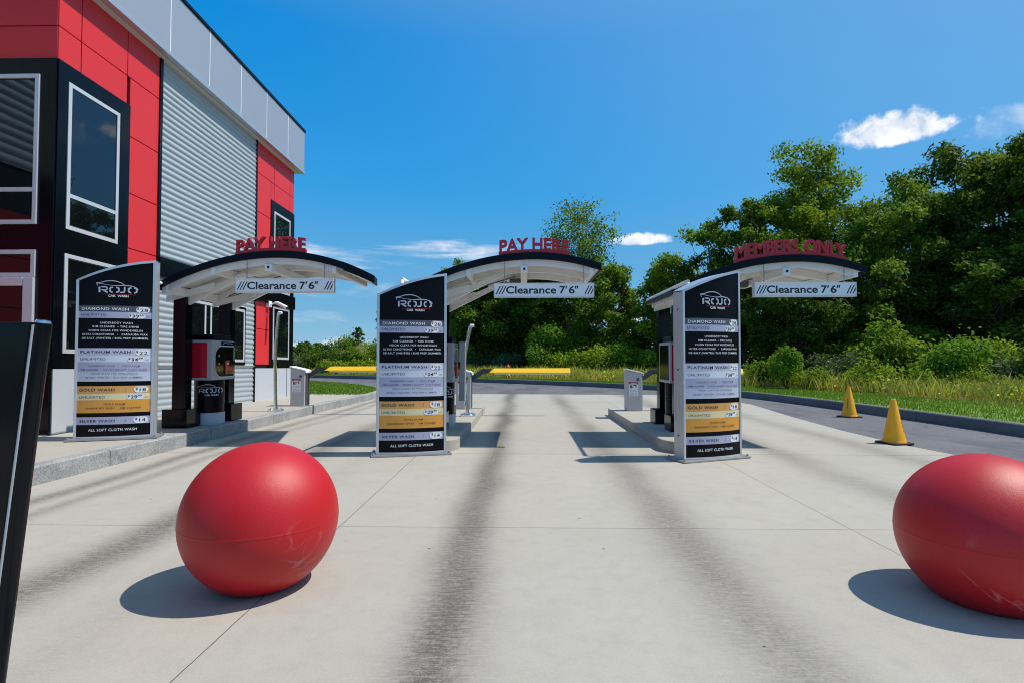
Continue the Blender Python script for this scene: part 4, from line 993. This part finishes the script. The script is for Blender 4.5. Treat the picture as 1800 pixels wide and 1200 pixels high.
# ------------------------------------------------------------------ hydrant
hy = thing('fire_hydrant', 'red fire hydrant with a white band in the grass behind the yellow boom', 'hydrant', (-.84, 31.3, .2))
MB().lathe([(.19, 0), (.19, .05), (.12, .055), (.115, .50), (.16, .505), (.16, .55), (.13, .555)], 24).build('barrel', M['hydrant_red'], hy, smooth=35)
MB().lathe([(.121, .18), (.121, .34)], 24).build('white_band', M['hydrant_white'], hy, smooth=35)
MB().lathe([(.135, .555), (.13, .63), (.09, .72), (.04, .76), (.035, .80), (.03, .83)], 24).build('bonnet', M['hydrant_red'], hy, smooth=35)
for a in (-90, 0, 180):
    c, s = math.cos(R(a)), math.sin(R(a)); MB().tube([(.09 * c, .09 * s, .42), (.19 * c, .19 * s, .42), (.21 * c, .21 * s, .42)], [.06, .06, .045], 12).build('nozzle_cap', M['hydrant_red'], hy, smooth=35)

# ------------------------------------------------------------------ vegetation
rng = np.random.default_rng(11)
def leaf_quads(C, size, rs, up=.55, aspect=.62, out=None):
    """small folded leaf sprays at points C (n,3): each a diamond of one quad, random in direction"""
    n = len(C)
    d = rs.normal(size=(n, 3)); d /= np.linalg.norm(d, axis=1)[:, None]
    nr = rs.normal(size=(n, 3)) * (.62 if out is not None else 1); nr[:, 2] = np.abs(nr[:, 2]) + up
    if out is not None: nr += out * 1.15                      # sprays face outward from their clump
    nr -= d * (nr * d).sum(1)[:, None]; nr /= np.linalg.norm(nr, axis=1)[:, None]
    sd = np.cross(d, nr); s = size * rs.uniform(.6, 1.35, n)[:, None]
    V = np.stack([C - d * s * .5, C + sd * s * aspect * .5 + nr * s * .10, C + d * s * .5 - nr * s * .08, C - sd * s * aspect * .5 + nr * s * .10], 1)
    return V.reshape(-1, 3), np.arange(n * 4).reshape(n, 4)
def limb(mb, a, b, r0, r1, rs, n=5, wob=.12, sides=6):
    a, b = np.array(a, float), np.array(b, float); L = np.linalg.norm(b - a); P = []
    off = rs.normal(size=3) * wob * L * .5
    for k in range(n + 1):
        t = k / n; P.append(a + (b - a) * t + off * math.sin(math.pi * t) + (rs.normal(size=3) * wob * .18 * L if 0 < k < n else 0))
    mb.tube([tuple(p) for p in P], [r0 + (r1 - r0) * k / n for k in range(n + 1)], sides, cap=False)
    return P
def tree(loc, H, rad, label, leaf='leaf_mid', leaves=9000, size=.2, low=.12, lobes=26, airy=0.0, seed=1, bark='bark', lean=0.0, name='tree', group='trees along the wood edge', stems=1, cat='tree'):
    rs = np.random.default_rng(seed); size *= .92; leaves = int(leaves * 1.75)
    t = thing(name, label, cat, loc, 0, group)
    tk = MB(); tips = []
    for s in range(stems):
        top = np.array([lean * H + rs.normal() * .05 * H, rs.normal() * .04 * H, H * .82]); b0 = np.array([(s - (stems - 1) / 2) * .35, rs.normal() * .1, -.1])
        if stems > 1: top[0] += (s - (stems - 1) / 2) * rad * .9
        r0 = .018 * H + .03
        P = limb(tk, b0, top, r0 / (1 + .35 * (stems - 1)), .015, rs, 9, .045, 8)
        nl = lobes // stems
        for k in range(nl):
            h = low + (.94 - low) * (k + rs.uniform(0, 1)) / nl
            i = min(len(P) - 2, int(max(.0, h - .16) * 9)); base = P[i]
            # crown outline: widest below the middle, ragged
            prof = (1 - max(0, (h - .45) / .58) ** 2.2) * (.62 + .38 * min(1, h / .35))
            a = k * 2.399 + rs.uniform(-.5, .5); rr = rad * prof * rs.uniform(.45, 1.05)
            e = np.array([base[0] + math.cos(a) * rr, base[1] + math.sin(a) * rr, H * h * (.94 + .06 * rs.uniform())])
            Q = limb(tk, base, e, max(.018, .0065 * H * (1.15 - h)), .008, rs, 4, .16, 5)
            tips.append((e, rad * rs.uniform(.18, .31)))
            tips.append((Q[2] + rs.normal(size=3) * .15 * rad, rad * rs.uniform(.16, .26)))
            for q in range(2):
                e2 = e + np.clip(rs.normal(size=3), -1.1, 1.1) * np.array([.30, .30, .20]) * rad; e2[2] = min(e2[2], H * .95); limb(tk, Q[3], e2, .015, .005, rs, 3, .2, 4); tips.append((e2, rad * rs.uniform(.14, .26)))
        tips.append((P[-1], rad * .22))
    tk.build('trunk', M[bark], t, smooth=60)
    C, T, O = [], [], []
    w = np.array([r for _, r in tips]) ** 2; w /= w.sum()
    for (e, r), k in zip(tips, rs.multinomial(leaves, w)):
        p = rs.normal(size=(k, 3)); p /= np.linalg.norm(p, axis=1)[:, None] + 1e-6
        p *= (rs.uniform(0, 1, k) ** (.42 if not airy else .8))[:, None] * r * np.array([1.15, 1.15, .72]) * (1 + airy)
        od = p / (np.linalg.norm(p, axis=1)[:, None] + 1e-6); p += rs.normal(size=(k, 3)) * .04 * rad
        C.append(p + e); O.append(od); tn = rs.uniform(.12, .88); T.append(np.clip(rs.normal(tn, .16, k), 0, 1))
    C = np.concatenate(C); T = np.concatenate(T); ok = C[:, 2] > .05
    V, F = leaf_quads(C[ok], size, rs, out=np.concatenate(O)[ok])
    np_mesh('crown', V, F, M[leaf], t, T[ok])
    return t
def bush(loc, w, d, h, label, leaf='leaf_mid', leaves=2600, size=.13, seed=1, lumps=12, name='shrub', group='shrubs at the edge of the wood', cat='shrub'):
    rs = np.random.default_rng(seed); t = thing(name, label, cat, loc, 0, group); tk = MB(); tips = []
    for k in range(lumps):
        a = rs.uniform(0, 2 * math.pi); q = rs.uniform(.1, 1) ** .6; z = h * rs.uniform(.18, .86) * (1 - .35 * q)
        e = np.array([w / 2 * q * math.cos(a), d / 2 * q * math.sin(a), z]); limb(tk, (e[0] * .15, e[1] * .15, -.05), e, .018, .006, rs, 4, .15, 5)
        tips.append((e, rs.uniform(.20, .34) * min(w, h * 1.4)))
    tk.build('stem', M['bark'], t, smooth=60)
    C, T, O = [], [], []; wts = np.array([r for _, r in tips]) ** 2; wts /= wts.sum()
    for (e, r), k in zip(tips, rs.multinomial(leaves, wts)):
        p = rs.normal(size=(k, 3)); p /= np.linalg.norm(p, axis=1)[:, None] + 1e-6; p *= (rs.uniform(0, 1, k) ** .45)[:, None] * r * np.array([1.1, 1.1, .85])
        spike = rs.uniform(0, 1, k) < .12; p[spike, 2] *= 1.6
        C.append(p + e); O.append(p / (np.linalg.norm(p, axis=1)[:, None] + 1e-6)); T.append(np.clip(rs.normal(rs.uniform(.2, .8), .18, k), 0, 1))
    C = np.concatenate(C); T = np.concatenate(T); ok = C[:, 2] > .01
    V, F = leaf_quads(C[ok], size, rs, out=np.concatenate(O)[ok]); np_mesh('foliage', V, F, M[leaf], t, T[ok])
    return t
def px(x, Y): return (x - 919) / 970 * Y
GZ = .2
# (photo column, distance, height, crown radius, label, options)
TREES = [
 (1815, 21.5, 10.1, 2.6, 'tall broad tree whose crown is cut off by the right edge of the photo', dict(leaf='leaf_mid', leaves=15000, size=.20, lobes=34)),
 (1700, 22.5, 9.9, 2.5, 'tall tree with a forked dark trunk, left of the tree at the right edge', dict(leaf='leaf_dark', leaves=12000, size=.20, lobes=30, stems=2)),
 (1605, 25.5, 9.6, 2.5, 'tall dark tree between the yellow-green oak and the forked trunk', dict(leaf='leaf_mid', leaves=12000, size=.22, lobes=30)),
 (1535, 22.0, 7.2, 2.3, 'rounded mid-height tree below the gap right of the members letters', dict(leaf='leaf_mid', leaves=11000, size=.2, lobes=26)),
 (1455, 24.0, 10.3, 2.7, 'tall bright yellow-green tree rising over the right end of the members letters', dict(leaf='leaf_light', leaves=14000, size=.22, lobes=38, seed=241)),
 (1375, 26.0, 9.0, 2.3, 'yellow-green tree just left of the tallest one above the members letters', dict(leaf='leaf_light', leaves=10000, size=.22, lobes=28)),
 (1305, 26.5, 8.9, 1.9, 'slim tree with a ragged crown above the M of the members letters', dict(leaf='leaf_mid', leaves=7500, size=.21, lobes=24)),
 (1228, 29.0, 8.6, 1.7, 'slender tree with loose open leaves, left of the members canopy', dict(leaf='leaf_mid', leaves=4200, size=.22, lobes=20, airy=.35)),
 (1155, 30.0, 6.6, 2.0, 'short light green tree left of the members canopy end', dict(leaf='leaf_light', leaves=8000, size=.22, lobes=24)),
 (1072, 32.0, 6.4, 2.1, 'dark leafy tree right of the middle Clearance board', dict(leaf='leaf_mid', leaves=9000, size=.23, lobes=24)),
 (1020, 34.0, 10.9, 2.5, 'tall airy tree with see-through crown over the middle PAY HERE letters', dict(leaf='leaf_mid', leaves=4200, size=.19, lobes=60, airy=.15, low=.40, bark='bark_pale', stems=1)),
 (955, 35.0, 6.9, 2.4, 'dense dark tree directly under the middle Clearance board', dict(leaf='leaf_dark', leaves=9500, size=.25, lobes=24)),
 (890, 36.0, 7.0, 2.4, 'dense dark tree seen below the left end of the middle Clearance board', dict(leaf='leaf_dark', leaves=9500, size=.25, lobes=24)),
 (835, 37.0, 7.3, 2.2, 'dark tree just right of the middle price menu', dict(leaf='leaf_mid', leaves=8500, size=.25, lobes=24)),
 (806, 38.0, 8.1, 1.15, 'sparse young tree whose top shows left of the middle canopy roof', dict(leaf='leaf_light', leaves=2200, size=.2, lobes=20, airy=.25, low=.3, bark='bark_pale')),
 (752, 40.0, 5.6, 1.7, 'dark tree mostly hidden behind the middle price menu', dict(leaf='leaf_mid', leaves=7000, size=.26, lobes=22)),
 (1900, 20.5, 10.4, 2.8, 'tall tree outside the right edge, only a few leaves in view', dict(leaf='leaf_mid', leaves=12000, size=.21, lobes=30)),
 (1655, 24.0, 7.8, 2.4, 'mid-height dark tree filling the gap beneath the forked tree', dict(leaf='leaf_dark', leaves=10000, size=.22, lobes=26)),
 (1240, 33.0, 5.6, 2.4, 'low dark tree behind the members canopy posts', dict(leaf='leaf_dark', leaves=7500, size=.25, lobes=22)),
 (1410, 21.5, 5.6, 2.0, 'low leafy tree under the members Clearance board', dict(leaf='leaf_dark', leaves=9000, size=.2, lobes=24)),
 (1770, 19.5, 5.2, 1.9, 'low dark leafy tree above the shrubs at the right edge', dict(leaf='leaf_dark', leaves=9000, size=.18, lobes=24)),
]
for i, (x, Y, H, r_, lab, kw) in enumerate(TREES):
    if True:
        k = (1.32 if x != 1455 else 1.5) if x > 1290 else 1.27; Y, H, r_ = Y * k, 1.3 + (H - 1.3) * k * 1.065, r_ * k * (.86 if x > 1290 else 1); kw['size'] *= 1.12; kw['leaves'] = int(kw['leaves'] * 1.25)
    tree((px(x, Y), Y, GZ), H, r_, lab, seed=kw.pop('seed', 100 + i), **kw)
SHRUBS = [
 (1378, 19.4, 1.5, 1.2, 2.35, 'bright green sapling right of the members price menu', 'leaf_fresh', 3800, .12),
 (965, 30.5, 2.6, 2.2, 3.1, 'rounded bright green young tree behind the middle yellow boom', 'leaf_fresh', 6500, .17),
 (1470, 19.8, 2.1, 1.4, 1.55, 'grey-green low shrub behind the farther cone', 'leaf_grey', 3200, .12),
 (1560, 19.6, 2.7, 1.8, 2.75, 'large-leaved shrub with pale leaf tips, right of the grey-green one', 'leaf_mid', 4800, .19),
 (1645, 17.6, 2.3, 1.6, 1.95, 'bright yellow-green shrub on dark stems behind the nearer cone', 'leaf_fresh', 4600, .13),
 (1700, 19.2, 2.2, 1.6, 2.3, 'tall light green shrub behind the bright yellow-green one', 'leaf_light', 3600, .15),
 (1755, 17.4, 2.0, 1.3, 1.15, 'low pale shrub second from the right edge', 'leaf_grey', 2600, .11),
 (1815, 17.0, 1.7, 1.3, 1.85, 'leafy shrub cut by the right edge of the photo', 'leaf_fresh', 3000, .14),
 (1335, 21.5, 2.2, 1.5, 1.15, 'low green shrub close to the right edge of the members menu', 'leaf_mid', 2400, .13),
 (1520, 17.8, 1.7, 1.1, 1.1, 'small low shrub between the two cones', 'leaf_light', 2200, .11),
 (1018, 29.0, 2.1, 1.5, 1.50, 'light green low shrub right of the end of the middle boom', 'leaf_light', 2800, .15),
 (1068, 28.2, 2.3, 1.5, 1.75, 'light green shrub left of the members gate box', 'leaf_light', 3200, .15),
 (1112, 27.6, 1.9, 1.4, 1.85, 'light green shrub right behind the members gate box', 'leaf_fresh', 3000, .15),
 (1152, 27.0, 1.7, 1.3, 1.55, 'light green shrub left of the members kiosk', 'leaf_light', 2600, .14),
 (1420, 18.6, 1.3, 1.0, .95, 'small ragged weed clump right of the bright sapling', 'leaf_light', 1500, .09),
 (1595, 16.8, 1.2, .9, .75, 'small ragged weed clump above the tip of the nearer cone', 'leaf_light', 1400, .08),
 (1692, 16.4, 1.3, .9, .8, 'small yellowish weed clump right of the bright yellow-green shrub', 'leaf_light', 1400, .08),
 (1785, 15.6, 1.3, .9, .7, 'low yellowish weed clump near the right edge above the lawn', 'leaf_light', 1400, .08),
 (905, 33.0, 4.2, 1.6, 1.25, 'tall grey-green weeds behind the hydrant', 'leaf_grey', 3600, .13),
 (838, 34.0, 3.0, 1.6, 1.45, 'grey-green weeds right of the middle price menu', 'leaf_grey', 2600, .13),
]
for i, (x, Y, w, d, h, lab, lf, nl, sz) in enumerate(SHRUBS):
    k = 1.10 if x > 1300 else 1.30; Y, w, d, h, sz = Y * k, w * k * (.84 if x > 1300 else 1), d * k, .2 + (h - .2) * (k + .02), sz * (1 + (k - 1) * .5)
    bush((px(x, Y), Y, GZ), w, d, h, lab, lf, nl, sz, seed=300 + i)
# overgrown earth mound on the left behind the lawn
mx, mY = px(628, 43), 43
mb = MB(); N = 34
mb.grid([[(mx + (i / N - .5) * 15, mY + (j / N - .5) * 10, .1 + 2.1 * math.exp(-((i / N - .5) * 15 / 3.4) ** 2 - ((j / N - .5) * 10 / 2.6) ** 2) + .12 * math.sin(i * 1.7 + j) * math.exp(-((i / N - .5) * 4) ** 2)) for i in range(N + 1)] for j in range(N + 1)])
tag(mb.build('hill', M['field'], smooth=60), None, None, None, 'structure')
MOUND = [(572, 41.0, 2.6, 2.0, 1.75, 'dark green shrub at the left foot of the earth mound', 'leaf_dark', 3000), (600, 42.6, 2.6, 2.0, 2.55, 'rounded green shrub on the left shoulder of the mound', 'leaf_mid', 3600),
         (655, 42.4, 2.4, 2.2, 2.75, 'yellow-green shrub on the right shoulder of the mound', 'leaf_light', 3600), (628, 44.5, 2.6, 1.8, 3.15, 'green shrub on the crest of the mound', 'leaf_mid', 3400),
         (585, 39.6, 2.4, 1.6, .95, 'low yellow-green growth before the mound, left part', 'leaf_light', 2200), (640, 39.8, 3.0, 1.6, .95, 'low yellow-green growth before the mound, right part', 'leaf_light', 2600),
         (535, 42.0, 2.6, 1.8, 1.35, 'grey-green bushy growth beside the far building corner', 'leaf_grey', 2600), (690, 43.0, 3.4, 2.0, 2.5, 'shrub behind the left edge of the middle price menu', 'leaf_light', 3000),
         (612, 41.2, 2.2, 1.6, 1.7, 'green growth in front of the mound, below its bare patch', 'leaf_mid', 2600), (643, 41.4, 2.6, 1.6, 1.9, 'leafy growth on the front slope of the mound', 'leaf_light', 2800), (672, 41.6, 2.8, 1.8, 1.9, 'leafy growth at the right foot of the mound', 'leaf_mid', 2800), (548, 46.0, 3.0, 2.0, 2.0, 'dark shrub behind the grey-green growth by the building', 'leaf_dark', 2600)]
for i, (x, Y, w, d, h, lab, lf, nl) in enumerate(MOUND):
    bush((px(x, Y), Y, .15), w, d, h * 1.22, lab, lf, nl, .17, seed=500 + i, group='shrubs on the earth mound')
tree((px(627, 43.5), 43.5, 2.5), 1.25, .42, 'small sapling standing on top of the earth mound', leaf='leaf_dark', leaves=420, size=.17, lobes=8, seed=77, low=.3, group='trees far left')
for i, (x, Y, H) in enumerate(((520, 118, 4.6), (534, 122, 5.2), (545, 116, 4.4), (556, 125, 5.0), (566, 120, 4.2))):
    tree((px(x, Y), Y, 0), H, 1.9, 'small far dark tree on the skyline beside the building', leaf='leaf_dark', leaves=900, size=.6, lobes=12, seed=90 + i, group='far trees on the skyline', low=.08)
# the wood behind the first trees, read as one mass
edge = catmull([(42, 8, 0), (36, 20, 0), (30, 31, 0), (22, 42, 0), (13, 50, 0), (2, 54, 0), (-7, 57, 0), (-12, 59, 0)], 10)
CW, TW = [], []; tw = MB(); rs = np.random.default_rng(5)
for k in range(150):
    p = edge[int(rs.uniform(0, len(edge) - 1))]; dd = rs.uniform(0, 6); c = np.array([p.x + dd * .75 + rs.normal() * .8, p.y + dd * .75 + rs.normal() * .8, 0]); far = (p.y - 10) / 48
    Hh = (9.0 - 2.2 * far) * rs.uniform(.75, 1.08)
    limb(tw, c, c + np.array([rs.normal() * .4, rs.normal() * .4, Hh * .9]), .11, .03, rs, 5, .05, 6)
    for q in range(9):
        e = c + np.array([rs.normal() * 1.3, rs.normal() * 1.3, Hh * rs.uniform(.10, .97)]); m_ = 42
        CW.append(e + rs.normal(size=(m_, 3)) * np.array([.75, .75, .55])); TW.append(np.clip(rs.normal(rs.uniform(.05, .6), .15, m_), 0, 1))
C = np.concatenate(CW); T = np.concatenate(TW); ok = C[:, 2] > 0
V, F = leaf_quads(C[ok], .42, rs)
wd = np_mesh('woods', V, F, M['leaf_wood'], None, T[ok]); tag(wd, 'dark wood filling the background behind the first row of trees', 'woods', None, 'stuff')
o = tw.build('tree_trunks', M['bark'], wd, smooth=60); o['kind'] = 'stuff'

# grass: short blades on the lawns, tall mixed growth on the meadow
def blades(name, P, h, w, leaf, label, rs, tint, lean=.45, cat='grass'):
    n = len(P); a = rs.uniform(0, 2 * np.pi, n); dx = np.stack([np.cos(a), np.sin(a), np.zeros(n)], 1)
    b = rs.uniform(0, 2 * np.pi, n); ln = np.stack([np.cos(b), np.sin(b), np.zeros(n)], 1) * (h * lean * rs.uniform(.2, 1, n))[:, None]
    up_ = np.array([0, 0, 1.0]); hh = h[:, None]; ww = w[:, None]
    V = np.stack([P - dx * ww, P + dx * ww, P + dx * ww * .7 + up_ * hh * .6 + ln * .4, P + up_ * hh + ln], 1)
    return tag(np_mesh(name, V.reshape(-1, 3), np.arange(n * 4).reshape(n, 4), M[leaf], None, tint), label, cat, None, 'stuff')
def along(line, n, d0, d1, rs, y0=-2, y1=40, power=1.0):
    """random points beside a polyline between two distances"""
    L = [i for i in range(len(line) - 1) if y0 < line[i].y < y1]
    seg = np.array([(line[i + 1] - line[i]).length for i in L]); idx = rs.choice(len(L), n, p=seg / seg.sum()); out = np.zeros((n, 2))
    for k in range(n):
        i = L[idx[k]]; a, b = line[i], line[i + 1]; t = (b - a).normalized(); nn = Vector((t.y, -t.x)); lo = d0[i] if isinstance(d0, list) else d0; hi = d1[i] if isinstance(d1, list) else d1
        q = a.lerp(b, rs.uniform()) + nn * (lo + (hi - lo) * rs.uniform() ** power); out[k] = (q.x, q.y)
    return out
rs = np.random.default_rng(21)
q = along(far_line, 70000, .17, mown_w, rs, 4, 40); P = np.c_[q, np.full(len(q), .2)]; patch = np.sin(q[:, 0] * 1.7 + 2) * np.sin(q[:, 1] * 1.1) * .18
blades('verge_grass', P, rs.uniform(.03, .085, len(P)), rs.uniform(.006, .013, len(P)), 'grass', 'short mown grass on the verge behind the dark kerb', rs, np.clip(rs.normal(.45, .2, len(P)) + patch, 0, 1))
lx = [p for p in lw]; q = []
while len(q) < 30000:
    a, b = rs.uniform(-16, -4.9), rs.uniform(17.4, 33)
    # inside the lawn: left of the kerb line
    xs_ = np.interp(b, [p.y for p in lx[::-1]], [p.x for p in lx[::-1]])
    if a < xs_ - .02: q.append((a, b))
P = np.c_[np.array(q), np.full(len(q), WZ - .01)]
blades('lawn_grass', P, rs.uniform(.03, .08, len(P)), rs.uniform(.008, .015, len(P)), 'grass', 'green mown lawn between the walk and the road', rs, np.clip(rs.normal(.35, .16, len(P)), 0, 1))
q = along(far_line, 120000, mown_w, [w + 8.0 + max(0, min(5, (p.y - 18) * .5)) for w, p in zip(mown_w, far_line)], rs, 4, 46, .8); P = np.c_[q, np.full(len(q), .18)]
cl_ = (np.sin(q[:, 0] * 2.3 + 1.3 * np.sin(q[:, 1])) + np.sin(q[:, 1] * 1.9 + q[:, 0] * .7)) * .25
hgt = np.clip(rs.normal(.34, .15, len(P)) + cl_ * .35, .08, .85)
blades('meadow_grass', P, hgt, rs.uniform(.003, .009, len(P)), 'straw', 'tall rough meadow grass, green to straw, with yellow tips', rs, np.clip(rs.normal(.66, .22, len(P)) + cl_ * .6, 0, .99), .5)
# yellow flowering weeds in drifts
drift = along(far_line, 260, [w + .2 for w in mown_w], [w + 4.0 for w in mown_w], rs, 6, 42)
C = np.concatenate([np.c_[rs.normal(a, .32, 60), rs.normal(b, .32, 60), .2 + rs.uniform(.02, .55, 60) ** 1.2] for a, b in drift])
V, F = leaf_quads(C, .085, rs, .8); tag(np_mesh('wildflowers', V, F, M['straw'], None, np.clip(rs.choice([.18, .32, .5, .96, 1.0], len(C), p=[.22, .22, .18, .14, .24]), 0, 1)), 'drifts of yellow flowering weeds in the meadow edge', 'wildflowers', None, 'stuff')
